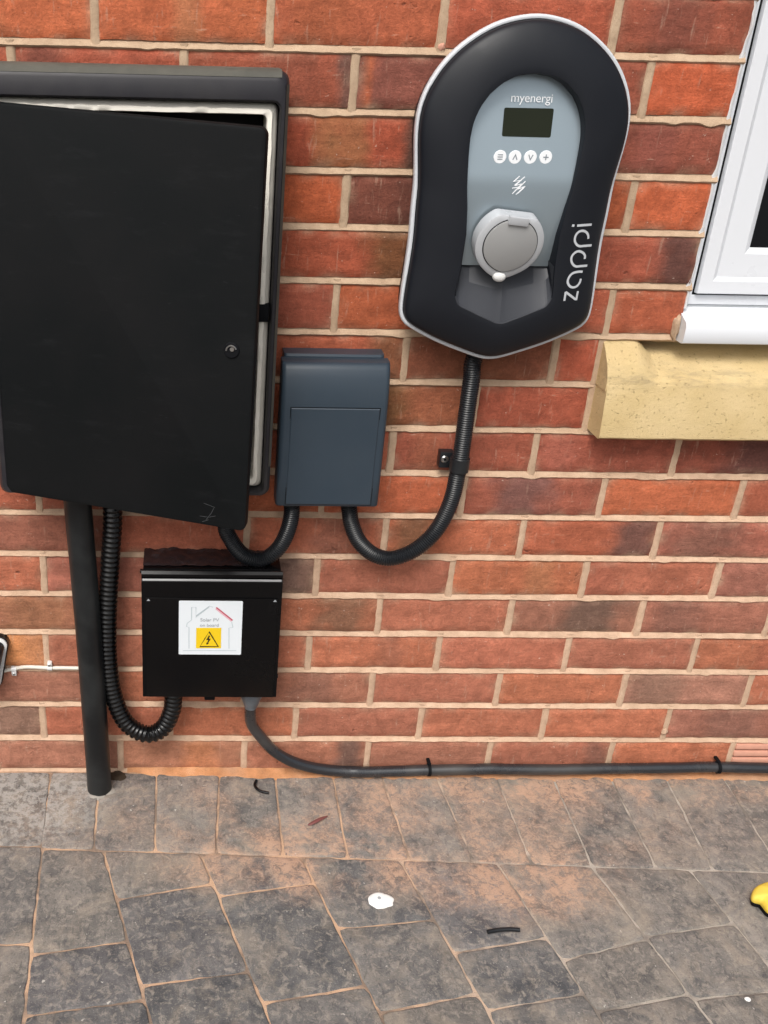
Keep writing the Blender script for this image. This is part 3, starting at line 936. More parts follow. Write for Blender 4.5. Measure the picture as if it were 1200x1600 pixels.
# ragged bead of sealant along the brick edge
rows = []
n = 150
for q, (dx, y) in enumerate(((-.0015, .012), (-.0008, .0015), (.003, .0028), (.0055, .012), (.008, .0202))):
    L = []
    for i in range(n + 1):
        z = .868 + (WIN_TOP - .868) * i / n
        j = .0028 * nz(z * 45, q * .25) + .0016 * nz(z * 130, q * .4)
        bed = abs((z / CH + .5) % 1 - .5) * CH
        if q in (0, 1) and bed < .007:
            j -= .0050 * (1 - bed / .007)
        if q == 4:
            j *= .35
        L.append((REVEAL + dx + j * (q < 4), y + .0008 * nz(z * 60, q + 9), z))
    rows.append(L)
MB().loft(rows, closed=False).build('sealant', 'sealant', win, angle=80)

# ================================================================== METER BOX
mbx = empty('meter_box', 'large black meter cabinet with its door hanging ajar', 'meter box')
X0, X1, Z0, Z1, YF = -.600, -.203, .600, 1.176, -.100
def off(l, r, t, b, y, rr):
    return rrect(X0 + l, X1 - r, Z0 + b, Z1 - t, rr, y)
L = [off(.004, .004, .002, .004, .0, .012), off(0, 0, 0, 0, -.02, .013), off(0, 0, 0.0005, 0, YF + .012, .013), off(.002, .002, .004, .002, YF + .005, .013), off(.006, .005, .013, .005, YF, .012), off(.012, .009, .034, .008, YF, .010), off(.014, .0105, .0365, .0095, YF + .0025, .009), off(.0145, .011, .037, .010, YF + .03, .009), off(.0145, .011, .037, .010, -.004, .009)]
fr = MB().loft(L).build('frame', 'frame', mbx, angle=35)
# weathered dust film lying on the top of the hood
MB().loft([[(X0 + .01 + (X1 - X0 - .02) * i / 30, y, Z1 + dz + .0007) for i in range(31)] for y, dz in ((-.002, -.001), (-.03, .0002), (-.06, .0002), (YF + .013, 0), (YF + .0055, -.0034), (YF + .002, -.009))], closed=False).build('dust_film', 'topdust', mbx)
MB().loft([[(x, y, Z0 + .05 + (Z1 - Z0 - .066) * i / 30) for i in range(31)] for x, y in ((X1 + .0006, YF + .03), (X1 + .0006, YF + .012), (X1 - .0013, YF + .0047), (X1 - .0040, YF + .0004))], closed=False).build('dust_film', 'topdust', mbx)
MB().box(X0 + .0155, X1 - .012, -.012, -.004, Z0 + .012, Z1 - .039).build('back_panel', 'inside', mbx, False)
# cream flange of the old box inside the hood
def rim_loop(i, y, rr, jit=0):
    P = rrect(X0 + .0150 + i, X1 - .0115 - i, Z0 + .0105 + i, Z1 - .0375 - i, rr, y, 6)
    Q = []
    for a, b in zip(P, P[1:] + P[:1]):
        k = max(1, int((b - a).length / .008))
        Q += [a.lerp(b, t / k) for t in range(k)]
    return [q + Vector((jit * nz(q.z * 60, q.x * 60), 0, jit * nz(q.x * 70, q.z * 70 + 5))) for q in Q]
def rim_same(loops):
    n = min(len(l) for l in loops)
    return [resample(l + [l[0]], 1e9) if False else l for l in loops]
base = rim_loop(0, 0, .008)
def rim_from(i, y, jit):
    cx, cz = (X0 + X1) / 2, (Z0 + Z1) / 2
    hx, hz = (X1 - X0) / 2 - .0135, (Z1 - Z0) / 2 - .024
    return [Vector((cx + (q.x - cx) * (1 - i / hx) + jit * nz(q.z * 60, q.x * 60), y + .0006 * nz(q.x * 50, q.z * 50), cz + (q.z - cz) * (1 - i / hz) + jit * nz(q.x * 70, q.z * 70 + 5))) for q in base]
MB().loft([rim_from(.0002, -.064, 0), rim_from(.0008, -.0800, 0), rim_from(.0040, -.0860, .0022), rim_from(.0068, -.0880, .002), rim_from(.0080, -.0925, .0016), rim_from(.0135, -.0925, .0008), rim_from(.0145, -.0905, 0), rim_from(.0145, -.03, 0)]).build('flange', 'rim', mbx, angle=60)
p = on_y(411, 489, -.0925)
MB().box(p.x - .006, p.x + .008, -.0950, -.060, p.z - .012, p.z + .012, .001).build('latch_keep', 'seam', mbx)
# door swung out and sagging on its hinges
DBL, DBR, DTR = Vector((-.5915, -.098, .6050)), Vector((-.2430, -.190, .5890)), Vector((-.2360, -.190, 1.1175))
DTL = DTR + (DBL - DBR)
DN = (DBR - DBL).cross(DTL - DBL).normalized()       # outward
if DN.y > 0:
    DN = -DN
def dpt(u, v, h):
    return DBL * (1 - u) * (1 - v) + DBR * u * (1 - v) + DTR * u * v + DTL * (1 - u) * v + DN * h
def dloop(i, h, r):
    W_, H_ = .36, .53
    P = rrect(i, W_ - i, i, H_ - i, r, 0, 6)
    return [dpt(q.x / W_, q.z / H_, h) for q in P]
MB().loft([dloop(.008, -.016, .008), dloop(.0, -.0155, .010), dloop(.0, -.003, .010), dloop(.001, -.0008, .010), dloop(.0035, 0, .009)], True, True, True)
dm = MB().loft([dloop(.004, -.016, .008), dloop(.0, -.0155, .010), dloop(.0, -.003, .010), dloop(.001, -.0008, .010), dloop(.0035, 0, .009)], True, True, True)
door = dm.build('door', 'door', mbx, angle=25)
def door_hit(u, v):
    d = ray(u, v)
    t = (DBL - CAM_POS).dot(DN) / d.dot(DN)
    return CAM_POS + d * t
lp = door_hit(362, 547)
MB().cyl(lp, DN, .0105, .0025, 24, cham=.001).build('lock', 'seam', door)
lk = MB()
ax = (DBR - DBL).normalized()
az = DN.cross(ax)
lk.tube([lp + DN * .003 + ax * (.0065 * math.cos(t)) + az * (.0065 * math.sin(t)) for t in [rad(20 + 8 * i) for i in range(22)]], .0011, 6)
lk.cyl(lp + DN * .002 + ax * .001 + az * .002, DN, .0028, .002, 12)
lk.build('lock_barrel', 'steel', door)
sc = MB()
for P in ([(318, 786), (326, 789), (336, 793)], [(334, 794), (330, 802), (322, 812)], [(312, 806), (326, 808), (337, 806)], [(316, 815), (326, 812)]):
    sc.ribbon([door_hit(*q) for q in P], .0006, DN, .0003)
sc.build('scratch', 'scuff', door, False)

# ================================================================== SLATE BLUE ENCLOSURE
nb = empty('switch_enclosure', 'small slate blue plastic enclosure beside the black cabinet', 'enclosure')
nx0, nx1, nz0, nz1 = -.1905, -.0345, .573, .800
def xsec(x0, x1, d, r, z, n=6):
    P = [(x0, -.0005), (x0, -d + r)]
    P = [(x0, -.0005)] + [(x0 + r - r * math.cos(rad(90 * i / n)), -d + r - r * math.sin(rad(90 * i / n))) for i in range(n + 1)]
    P += [(x1 - r + r * math.sin(rad(90 * i / n)), -d + r - r * math.cos(rad(90 * i / n))) for i in range(n + 1)] + [(x1, -.0005)]
    return [(x, y, z) for x, y in P]
MB().loft([xsec(nx0 + .0045, nx1 - .0045, d, .006, z) for z, d in ((nz0 + .004, .030), (nz0 + .004, .033), (nz1 - .003, .033), (nz1, .030))], True, True, True).build('base', 'navy', nb)
cl = [(nz0 + .002, .060), (nz0, .066), (nz0 + .0012, .0705), (nz0 + .004, .0725), (nz0 + .05, .0738), (nz0 + .14, .0750), (nz0 + .165, .0745), (nz0 + .185, .0725), (nz0 + .203, .0685), (nz0 + .214, .0645), (nz0 + .220, .0605), (nz0 + .2225, .056), (nz0 + .2225, .050)]
def xsec2(x0, x1, d, r, z, n=6):
    return [(x, min(y, -.031), zz_) for x, y, zz_ in xsec(x0, x1, d, r, z, n)]
cover = MB().loft([xsec2(nx0, nx1, d, .0075, z) for z, d in cl], True, True, True).build('cover', 'navy', nb, angle=35)
pz1 = on_y(520, 638, -.075).z
hl, hr = on_y(455, 640, -.076).x, on_y(594, 640, -.076).x
bl_, br_ = hl, hr
def plate(i, y):
    return [(hl + i, y[0], nz0 + .0055 + i), (hr - i, y[0], nz0 + .0055 + i), (hr - i, y[1], pz1 - i), (hl + i, y[1], pz1 - i)]
MB().loft([plate(-.0011, (-.0722, -.0742)), plate(-.0011, (-.0729, -.0752))], True, False, True).build('seam', 'seam', cover, False)
flap = MB().loft([plate(0, (-.0722, -.0742)), plate(0, (-.0742, -.0762)), plate(.0012, (-.0750, -.0770)), ], True, False, True).build('flap', 'navy', cover, angle=20)

# ================================================================== BLACK STEEL BOX WITH THE STICKER
pv = empty('isolator_box', 'glossy black steel box with a white electrical warning sticker', 'electrical box')
bx0, bx1, bz0, bz1 = -.3955, -.1730, .2195, .4575
MB().box(bx0 + .002, bx1 - .002, -.060, -.0005, bz0 + .001, bz1, .0025).build('body', 'pvblack', pv)
lz = on_y(330, 906, -.073).z
MB().loft([[(x, y, z) for y, z in ((-.0605, bz1 - .002), (-.066, bz1 - .001), (-.0695, bz1 - .005), (-.0700, bz1 - .010), (-.0690, lz + .003), (-.0605, lz + .003))] for x in (bx0, bx1)], True, True, True).build('hinge_cover', 'pvblack', pv, angle=30)
cv = MB().loft([[(x, y, z) for y, z in ((-.0605, bz0), (-.0715, bz0), (-.0735, bz0 + .002), (-.0740, lz - .032), (-.0725, lz - .004), (-.0700, lz - .0005), (-.0605, lz))] for x in (bx0, bx1)], True, True, True).build('lid', 'pvblack', pv, angle=30)
MB().loft([[(bx0 + .002, -.0705, lz - .0002), (bx1 - .002, -.0705, lz - .0002)], [(bx0 + .002, -.0715, lz - .0016), (bx1 - .002, -.0715, lz - .0016)], [(bx0 + .002, -.0728, lz - .0026), (bx1 - .002, -.0728, lz - .0026)]], closed=False).build('lid_edge', 'edgegrey', cv)  # pale strip painted in for the bright sky reflection on the chamfer
dz1 = on_y(330, 935, -.076).z
MB().box(bx0 + .006, bx1 - .006, -.0765, -.072, bz0 + .003, dz1, .0009).build('lid_panel', 'pvblack', cv)
for x, z in ((bx0 - .003, bz1 - .013), (bx1, bz0 + .024)):
    MB().cyl((x, -.045, z), (1, 0, 0), .0035, .004, 12).build('side_screw', 'pvblack', pv)
for sx_, ex in ((bx0 + .011, 1), (bx1 - .011, -1)):
    MB().add([(sx_, -.0768, dz1 - .001), (sx_ - .003, -.0768, dz1 - .005), (sx_ + .003, -.0768, dz1 - .005)], [(0, 1, 2)]).build('corner_mark', 'greyprint', cv, False)
p = on_y(327, 1092, -.04)
MB().box(p.x - .009, p.x + .009, -.064, -.045, bz0 - .013, bz0 + .002, .002).build('knockout_plug', 'seam', pv)
# torn film lying on the top, at the wall
rows = []
for q in range(9):
    t = q / 8
    rows.append([(bx0 + .002 + (.205 if q < 6 else .19) * i / 70, -.002 - .050 * t + .002 * nz(i * .3, q), bz1 + .0012 + max(0, (.008 * (1 - t) * (.45 + .55 * nz(i * .09, 2.2)) + .0030 * nz(i * .22, q * .8) + .0012 * nz(i * .8, q * 1.4))) * min(1, (70 - i) / 8)) for i in range(71)])
MB().loft(rows, closed=False).build('torn_film', 'crud', pv, angle=60)
# sticker with its printing
YS = -.0768
def pp(u, v, lift=0.0):
    return on_y(u, v, YS - lift)
def sx2(x, y):       # crop coordinates of the sticker to photo pixels
    return 265 + x * 125 / 1200, 930 + y * 100 / 960
def spt(x, y, lift):
    return pp(*sx2(x, y), lift)
a, b = spt(140, 82, 0), spt(1058, 893, 0)
L0 = rrect(a.x, b.x + .0012, b.z, a.z, .002, YS)
st = MB().loft([[q + Vector((0, .0006, 0)) for q in L0], L0], True, False, True).build('sticker', 'sticker', pv, False)
NY = Vector((0, -1, 0))
def rib(parent, name, mat, polys, wd, lift):
    m = MB()
    for P in polys:
        m.ribbon([spt(*q, 0) for q in P], wd, NY, lift)
    return m.build(name, mat, parent, False)
rib(st, 'house_outline', 'lineprint', [[(290, 800), (290, 480), (255, 470), (262, 420), (330, 370), (330, 180), (395, 180), (395, 310), (600, 160), (650, 180)], [(390, 330), (590, 180)], [(930, 400), (950, 480), (890, 490), (890, 800)], [(200, 830), (1000, 830)]], .0009, .0003)
rib(st, 'roof_panel_glow', 'pinkprint', [[(695, 195), (935, 385)]], .0038, .0003)
rib(st, 'roof_panel', 'redprint', [[(700, 180), (945, 375)]], .0022, .0005)
m = MB().add([spt(400, 490, .0003), spt(775, 490, .0003), spt(770, 795, .0003), spt(395, 795, .0003)], [(0, 1, 2, 3)])
yp = m.build('warning_square', 'yellow', st, False)
m = MB()
tri = [(592, 545), (455, 768), (730, 768)]
m.ribbon([spt(*q, 0) for q in (((592 + 455) / 2, (545 + 768) / 2), tri[1], tri[2], tri[0], ((592 + 455) / 2, (545 + 768) / 2))], .0013, NY, .0006)
m.add([spt(*q, .0006) for q in ((590, 600), (548, 672), (580, 672), (562, 715), (548, 708), (556, 745), (590, 722), (577, 718), (618, 652), (588, 652), (606, 612))], [tuple(range(11))])
m.build('warning_triangle', 'blackprint', st, False)

def text_obj(body, size, mat, parent, origin, xdir, zdir, name='lettering', spacing=1.0, extr=0.0001, align='CENTER', thin=0.0):
    cu = bpy.data.curves.new(name, 'FONT')
    cu.body, cu.size, cu.align_x, cu.align_y = body, size, align, 'CENTER'
    cu.extrude = extr
    cu.offset = thin
    cu.space_character = spacing
    t = bpy.data.objects.new('tmp', cu)
    C.objects.link(t)
    dg = bpy.context.evaluated_depsgraph_get()
    me_ = bpy.data.meshes.new_from_object(t.evaluated_get(dg))
    bpy.data.objects.remove(t)
    xd, zd = Vector(xdir).normalized(), Vector(zdir).normalized()
    nd = xd.cross(zd)
    mt = Matrix((xd, zd, nd)).transposed().to_4x4()
    mt.translation = Vector(origin)
    me_.transform(mt)
    me_.materials.clear()
    me_.materials.append(M[mat])
    o_ = bpy.data.objects.new(name, me_)
    C.objects.link(o_)
    o_.parent = parent
    return o_
text_obj('Solar PV', .0088, 'greyprint', st, spt(600, 372, .0005), (1, 0, 0), (0, 0, 1))
text_obj('on board', .0082, 'greyprint', st, spt(596, 452, .0005), (1, 0, 0), (0, 0, 1))

# ================================================================== EV CHARGER
zp = empty('ev_charger', 'black rounded car charger with light grey edge and silver socket cap', 'charger')
YT, YI = -.060, -.0870                               # depth of the edge trim and of the shell's crest
out_px = [(839, 21), (791, 29), (754, 46), (720, 72), (689, 106), (668, 137), (655, 167), (648.5, 195), (647, 222), (648, 266), (647.5, 290), (644, 324), (639, 365), (633, 410), (627, 458), (624, 486), (627, 502), (638, 514), (685, 536), (737, 555), (757, 560.5), (775, 561), (805, 553), (856, 535), (905, 510), (919, 498), (924, 484), (928, 464), (938, 389), (952, 331), (962, 280), (976, 225), (985.5, 180), (985.5, 147), (976, 109), (959, 80), (935, 57), (907, 38), (873, 25)]
in_px = [(836, 115), (805, 119), (783, 131), (763, 149), (747, 171), (737, 193), (731, 218), (729, 246), (728, 273), (727, 320), (724, 365), (717, 420), (711, 474), (713, 480), (745, 494), (773, 505), (784, 505), (815, 492), (860, 472), (863, 466), (862, 420), (868, 369), (879, 331), (891, 297), (902, 250), (909, 215), (911, 191), (908, 169), (900, 149), (885, 131), (866, 120)]
PXC = (793, 300)
cO = on_y(*PXC, YT)
cI = on_y(*PXC, YI)
AX = .1045                                           # the charger's upright axis
def pol(P, y, n, sm):
    Q = [on_y(u, v, y) for u, v in P]
    Q = [Vector((q.x, q.z)) for q in Q]
    cm = sum(q.x for q in Q) / len(Q)
    if sm:
        Q = [Vector((q.x, q.y)) for q in catmull([q.to_3d() for q in Q], 6, True)]
    return Q
ZC = .985
def radial(Q, cx, ang):
    d = Vector((math.sin(ang), math.cos(ang)))
    best = None
    n = len(Q)
    for i in range(n):
        a, b = Q[i] - Vector((cx, ZC)), Q[(i + 1) % n] - Vector((cx, ZC))
        e = b - a
        den = d.x * e.y - d.y * e.x
        if abs(den) < 1e-12:
            continue
        t = (a.x * e.y - a.y * e.x) / den
        s_ = (a.x * d.y - a.y * d.x) / den
        if t > 0 and -1e-9 <= s_ <= 1 + 1e-9:
            best = t if best is None else max(best, t)
    return best
NA = 180
QO, QI = pol(out_px, YT, 0, True), pol(in_px, YI, 0, False)
def sym(Q, cx):
    r = [radial(Q, cx, 2 * math.pi * i / NA) for i in range(NA)]
    return [(r[i] + r[-i % NA]) / 2 for i in range(NA)]
RO = sym(QO, AX)
ix = (max(q.x for q in QI) + min(q.x for q in QI)) / 2
RI = sym(QI, ix)
def zpt(r, i, y):
    a = 2 * math.pi * i / NA
    return Vector((AX + r * math.sin(a), y, ZC + r * math.cos(a)))
def zring(s, y, rin=0.0):
    return [zpt((RO[i] - .0058) * (1 - s) + RI[i] * s - rin, i, y) for i in range(NA)]
shell_prof = [(-.012, -.050), (0, -.0585), (.006, -.0640), (.018, -.0682), (.045, -.0712), (.10, -.0738), (.20, -.0772), (.36, -.0812), (.52, -.0842), (.68, -.0862), (.84, -.0874), (.94, -.0876), (.985, -.0872), (1.0, -.0855)]
shell_mb = MB().loft([zring(s, y) for s, y in shell_prof] + [[zpt(RI[i] - .0012, i, -.046) for i in range(NA)]])
shell = shell_mb.build('shell', 'shell', zp, angle=35)
bvh = BVHTree.FromPolygons([Vector(v) for v in shell_mb.v], shell_mb.f)
def zo(d, y):
    return [zpt(RO[i] - d, i, y) for i in range(NA)]
MB().loft([zo(.004, -.046), zo(.001, -.048), zo(0, -.052), zo(0, -.0585), zo(.0008, -.0612), zo(.0030, -.0622), zo(.0052, -.0614), zo(.0060, -.056)]).build('edge_trim', 'trim', zp, angle=60)
MB().loft([zo(.012, -.0008), zo(.010, -.006), zo(.0055, -.046), zo(.02, -.050)], True, True, True).build('backplate', 'shell', zp, angle=40)
# faceplate: leans back a little towards the top, ends over the pocket
z_fb = on_y(780, 419, -.079).z
def yplate(z):
    if z > 1.05:
        return -.0815 + .13 * (z - 1.05)
    t_ = max(0.0, (1.05 - z) / (1.05 - z_fb))
    return -.0815 + .0200 * t_ ** 2
fp = MB()
zt_ = max(zpt(RI[0], 0, 0).z, 1.1)
# a grid clipped to the inner outline
top = zpt(RI[0], 0, 0).z
def half_w(z):
    for i in range(NA // 2):
        a, b = zpt(RI[i], i, 0), zpt(RI[i + 1], i + 1, 0)
        if (a.z - z) * (b.z - z) <= 0 and abs(a.z - b.z) > 1e-9:
            t = (z - a.z) / (b.z - a.z)
            return (a.x + (b.x - a.x) * t) - AX
    return .001
zs = [z_fb + (top - .0002 - z_fb) * (1 - (1 - i / 40) ** 1.8) for i in range(41)]
rows = []
for z in zs:
    hw = max(half_w(z) - .0004, .0004)
    rows.append([(AX - hw + 2 * hw * j / 16, yplate(z), z) for j in range(17)])
fp.loft(rows, closed=False)
fp.add([(rows[0][0][0], yplate(zs[0]), z_fb), (rows[0][-1][0], yplate(zs[0]), z_fb), (rows[0][-1][0], yplate(zs[0]) + .012, z_fb + .001), (rows[0][0][0], yplate(zs[0]) + .012, z_fb + .001)], [(0, 1, 2, 3)])
plate_o = fp.build('faceplate', 'plate', zp, angle=60)
def plate_hit(u, v, lift=0.0):
    d = ray(u, v)
    p_ = on_y(u, v, -.0815)
    for _ in range(6):
        p_ = on_y(u, v, yplate(p_.z))
    return p_ + Vector((0, -lift, 0))
# sloping pocket under the socket: two facets meeting at a ridge
pk = MB()
k0 = int(NA * .5)
lowL = [zpt(RI[i] - .0004, i, -.0862) for i in range(k0, NA // 2 + 60) if zpt(RI[i], i, 0).z < z_fb + .006]
lowR = [zpt(RI[i] - .0004, i, -.0862) for i in range(k0, NA // 2 - 60, -1) if zpt(RI[i], i, 0).z < z_fb + .006]
for S, sg in ((lowL, -1), (lowR, 1)):
    up_ = [Vector((AX + (q.x - AX) * .96, -.0670 + .40 * min(abs(q.x - AX), .045), z_fb + .012)) for q in S]
    pk.loft([S, [s.lerp(u_, .5) for s, u_ in zip(S, up_)], up_], closed=False)
pk.build('pocket', 'lip', zp, angle=12)
MB().box(AX - .085, AX + .085, -.0465, -.0445, .86, 1.20).build('inner_wall', 'shell', zp, False)
# highlight painted along the pocket's lower edge, in its lighter colour
ed = [zpt(RI[i] + .0003, i, -.0868) for i in range(NA) if zpt(RI[i], i, 0).z < z_fb - .033]
MB().tube(ed, .0011, 8).build('pocket_edge', 'lip', zp)

# display, buttons, marks
def quad_plate(P, name, mat, parent, lift, thick=.0006):
    A = [plate_hit(*q, lift) for q in P]
    B = [plate_hit(*q, lift - thick) for q in P]
    return MB().loft([B, A], True, False, True).build(name, mat, parent, False)
def rq(P, r=2.0, n=3):           # rounded quad in pixels
    out = []
    m_ = len(P)
    for i in range(m_):
        a, b, c = Vector(P[i - 1]), Vector(P[i]), Vector(P[(i + 1) % m_])
        s0, s1 = b + (a - b).normalized() * r, b + (c - b).normalized() * r
        for k in range(n + 1):
            t = k / n
            out.append(tuple(s0 * (1 - t) ** 2 + b * 2 * t * (1 - t) + s1 * t * t))
    return out
disp = quad_plate(rq([(788, 168), (865.5, 169.5), (860, 215), (784, 213)], 3), 'display', 'screen', plate_o, .0004)
for i, (u, v) in enumerate(((781, 245), (804.5, 245.5), (828.5, 245.5), (852.5, 245.5))):
    c0 = plate_hit(u, v)
    b_ = MB().cyl(c0, (0, -1, 0), .0083, .0012, 28, cham=.0004).build('button', 'print', plate_o)
    gm = MB()
    s_ = .0034
    o0 = c0 + Vector((0, -.0013, 0))
    V = lambda x, z: o0 + Vector((x * s_, 0, z * s_))
    if i == 0:
        for z in (-.8, 0, .8):
            gm.ribbon([V(-1, z), V(1, z)], .0010, NY)
    elif i == 1:
        gm.ribbon([V(-.8, -.9), V(0, .9), V(.8, -.9)], .0013, NY)
    elif i == 2:
        gm.ribbon([V(-.8, .9), V(0, -.9), V(.8, .9)], .0013, NY)
    else:
        gm.ribbon([V(-1, 0), V(1, 0)], .0013, NY)
        gm.ribbon([V(0, -1), V(0, 1)], .0013, NY, .0004)
    gm.build('glyph', 'glyph', b_, False)
lg = MB()
for P in ([(820, 276), (804, 290), (816, 287), (800, 303)], [(812, 275), (802, 284), (812, 282)], [(821, 283), (808, 296), (820, 291), (806, 304)], [(800, 294), (811, 292)], [(809, 302), (818, 294)]):
    lg.ribbon([plate_hit(*q) for q in P], .0012, NY, .0004)
lg.build('logo_mark', 'print', plate_o, False)
tl_, tr_ = plate_hit(801, 153), plate_hit(860, 154)
o = text_obj('myenergi', .0150, 'print', plate_o, (tl_ + tr_) / 2 + Vector((0, -.0016, 0)), (1, 0, 0), (0, .13, 1), spacing=.98)
for u in (784, 795, 806, 817, 828, 839):
    pass

# silver socket cap, its lid, hinge and latch
cap = None
CY = -.0900
cc = Vector((AX - .0060, CY, .9745))
tilt = rad(-13)
CAx = Vector((0, -math.cos(tilt), math.sin(tilt)))   # axis, facing out and slightly up
CZ = Vector((0, math.sin(tilt), math.cos(tilt)))
CX = Vector((1, 0, 0))
_q = Matrix.Rotation(rad(6), 3, CAx)
if (_q @ CZ).x < 0:
    _q = Matrix.Rotation(rad(-6), 3, CAx)
CX, CZ = _q @ CX, _q @ CZ
def cap_outline(r, n=72, foot=.0042, flat=.84):
    P = []
    for i in range(n):
        a = 2 * math.pi * i / n
        x, z = r * math.sin(a), r * math.cos(a)
        z = min(z, r * flat)                          # flattened top behind the hinge
        if z < 0:                                     # drawn out to a point at the latch
            z -= foot * max(0, 1 - abs(x) / (r * .55))
        P.append((x, z))
    return P
def cap_loop(r, h, **k):
    return [cc + CX * x + CZ * z + CAx * h for x, z in cap_outline(r, **k)]
RC = .0450
cap = MB().loft([cap_loop(RC + .0005, -.013), cap_loop(RC + .0005, .004), cap_loop(RC, .0075), cap_loop(RC - .002, .0090), cap_loop(RC - .010, .0098)], True, False, True).build('socket_cap', 'cap', zp, angle=40)
MB().loft([cap_loop(RC - .0088, .0094, foot=.002, flat=1), cap_loop(RC - .0088, .0102, foot=.002, flat=1)], True, False, True).build('lid_gap', 'seam', cap, False)
MB().loft([cap_loop(RC - .0100, .0095, foot=.002, flat=1), cap_loop(RC - .0100, .0118, foot=.002, flat=1), cap_loop(RC - .0115, .0126, foot=.002, flat=1)], True, False, True).build('lid', 'caplid', cap, angle=30)
bm_ = MB().box(-.0135, .0135, -.005, .005, -.0055, .0055, .0018)
bm_.v = [tuple(cc + CX * v[0] + CZ * (v[2] + RC * .76) + CAx * (.0105 - v[1])) for v in bm_.v]
bm_.build('hinge', 'cap', cap)
lt = cc - CZ * (RC + .0005) + CAx * .0085
bl_ = []
for j in range(7):
    th = rad(90 * j / 6)
    bl_.append([lt + (CX * math.cos(a) * .0092 + CZ * math.sin(a) * .0072) * math.cos(th * .98) + CAx * (.0062 * math.sin(th)) for a in [2 * math.pi * i / 24 for i in range(24)]])
MB().loft(bl_, True, False, True).build('latch', 'latch', cap)

# the name lettering up the right-hand side, laid on the shell's surface
def z_hit(x, y):
    u, v = 860 + x / 10, 330 + y / 10
    d = ray(u, v).normalized()
    loc, nor, _, _ = bvh.ray_cast(CAM_POS, d)
    if nor.dot(d) > 0:
        nor = -nor
    return loc, nor
def stroke(m_, P, smooth=True):
    if smooth:
        P = [tuple(q)[:2] for q in catmull([Vector((x, y, 0)) for x, y in P], 8)]
    else:
        P = [tuple(q)[:2] for q in resample([Vector((x, y, 0)) for x, y in P], 30)]
    H = [z_hit(*q) for q in P]
    m_.ribbon([h[0] for h in H], .0031, [h[1] for h in H], .0004 + .0002 * len(m_.f) / 400)
lt_ = MB()
stroke(lt_, [(215, 1400), (238, 1258)], False)
stroke(lt_, [(238, 1262), (395, 1380)], False)
stroke(lt_, [(400, 1390), (427, 1248)], False)
stroke(lt_, [(500, 945), (430, 945), (345, 970), (290, 1030), (268, 1100), (295, 1165), (350, 1190), (410, 1170), (455, 1115), (472, 1055)])
stroke(lt_, [(572, 850), (480, 856), (400, 862), (350, 830), (325, 770), (335, 700), (385, 645), (440, 625), (500, 645), (535, 690), (532, 745)])
stroke(lt_, [(640, 532), (540, 540), (450, 545), (400, 510), (378, 450), (395, 375), (445, 320), (510, 305), (565, 335), (588, 380), (588, 430)])
stroke(lt_, [(640, 208), (415, 225)], False)
stroke(lt_, [(335, 222), (372, 226)], False)
lt_.build('lettering', 'letter', shell, False)

# ================================================================== PIPES, CONDUITS AND CABLES
def conduit(name, label, cat, P, y, r, pitch, mat, depth=.0012, group=None, ends=None):
    pts = [on_y(u, v, y if not callable(y) else y(i)) for i, (u, v) in enumerate(P)]
    if ends:
        pts = ([Vector(ends[0])] if ends[0] else []) + pts + ([Vector(ends[1])] if ends[1] else [])
    path = resample(catmull(pts, 14), pitch / 4)
    f = [0, -depth * .9, -depth, -depth * .15] if pitch > .005 else [0, -depth * .5, -depth, -depth * .5]
    o_ = MB().tube(path, lambda i: r + f[i % 4], 18).build(name, mat, None, angle=70)
    return tag(o_, label, cat, group)
# big smooth pipe
pa = [Vector((-.4945, -.046, .66)), Vector((-.4925, -.046, .56)), Vector((-.4875, -.047, .43)), Vector((-.4835, -.047, .31)), Vector((-.480, -.047, .17)), Vector((-.4772, -.047, .045)), Vector((-.4765, -.047, -.015))]
o = MB().tube(resample(catmull(pa, 10), .012), .0215, 28).build('downpipe', 'pipe', None)
tag(o, 'thick smooth black pipe from the cabinet into the paving', 'pipe')
lump(-.4765, -.047, -.0005, .0255, .0265, .003, 'mortar_collar', 'collar', paving, 21)
lump(-.447, -.014, -.001, .017, .013, .004, 'soil_patch', 'soil', paving, 33)
conduit('corrugated_conduit', 'wide ribbed black conduit from the cabinet looping up into the stickered box', 'conduit', [(176, 800), (172, 880), (168, 960), (169, 1030), (177, 1085), (196, 1128), (228, 1147), (254, 1138), (268, 1112), (271, 1090)], -.037, .0158, .0088, 'conduit_black', .0030, 'flexible conduits', ends=((-.446, -.04, .63), (-.3445, -.037, .235)))
conduit('corrugated_conduit', 'short ribbed conduit loop from the cabinet to the slate blue enclosure', 'conduit', [(352, 815), (360, 842), (380, 867), (408, 874), (434, 858), (450, 828), (456, 797)], -.043, .0128, .0036, 'conduit', .0014, 'flexible conduits', ends=((-.256, -.043, .615), (-.168, -.043, .585)))
conduit('corrugated_conduit', 'long ribbed conduit curving from the slate blue enclosure up to the charger', 'conduit', [(546, 798), (549, 818), (561, 846), (585, 867), (614, 872), (650, 858), (682, 828), (704, 785), (715, 740), (722, 700), (730, 640), (737, 590), (740, 562)], -.032, .0128, .0036, 'conduit', .0014, 'flexible conduits', ends=((-.0785, -.032, .585), (.106, -.032, .84)))
# collars where conduits enter the boxes
MB().cyl((-.3445, -.037, .2085), (0, 0, 1), .0175, .014, 22, cham=.001).build('conduit_adaptor', 'conduit_black', pv)
MB().cyl((-.168, -.043, .566), (0, 0, 1), .0145, .010, 22).build('conduit_adaptor', 'conduit', nb)
MB().cyl((-.0785, -.032, .566), (0, 0, 1), .0145, .010, 22).build('conduit_adaptor', 'conduit', nb)

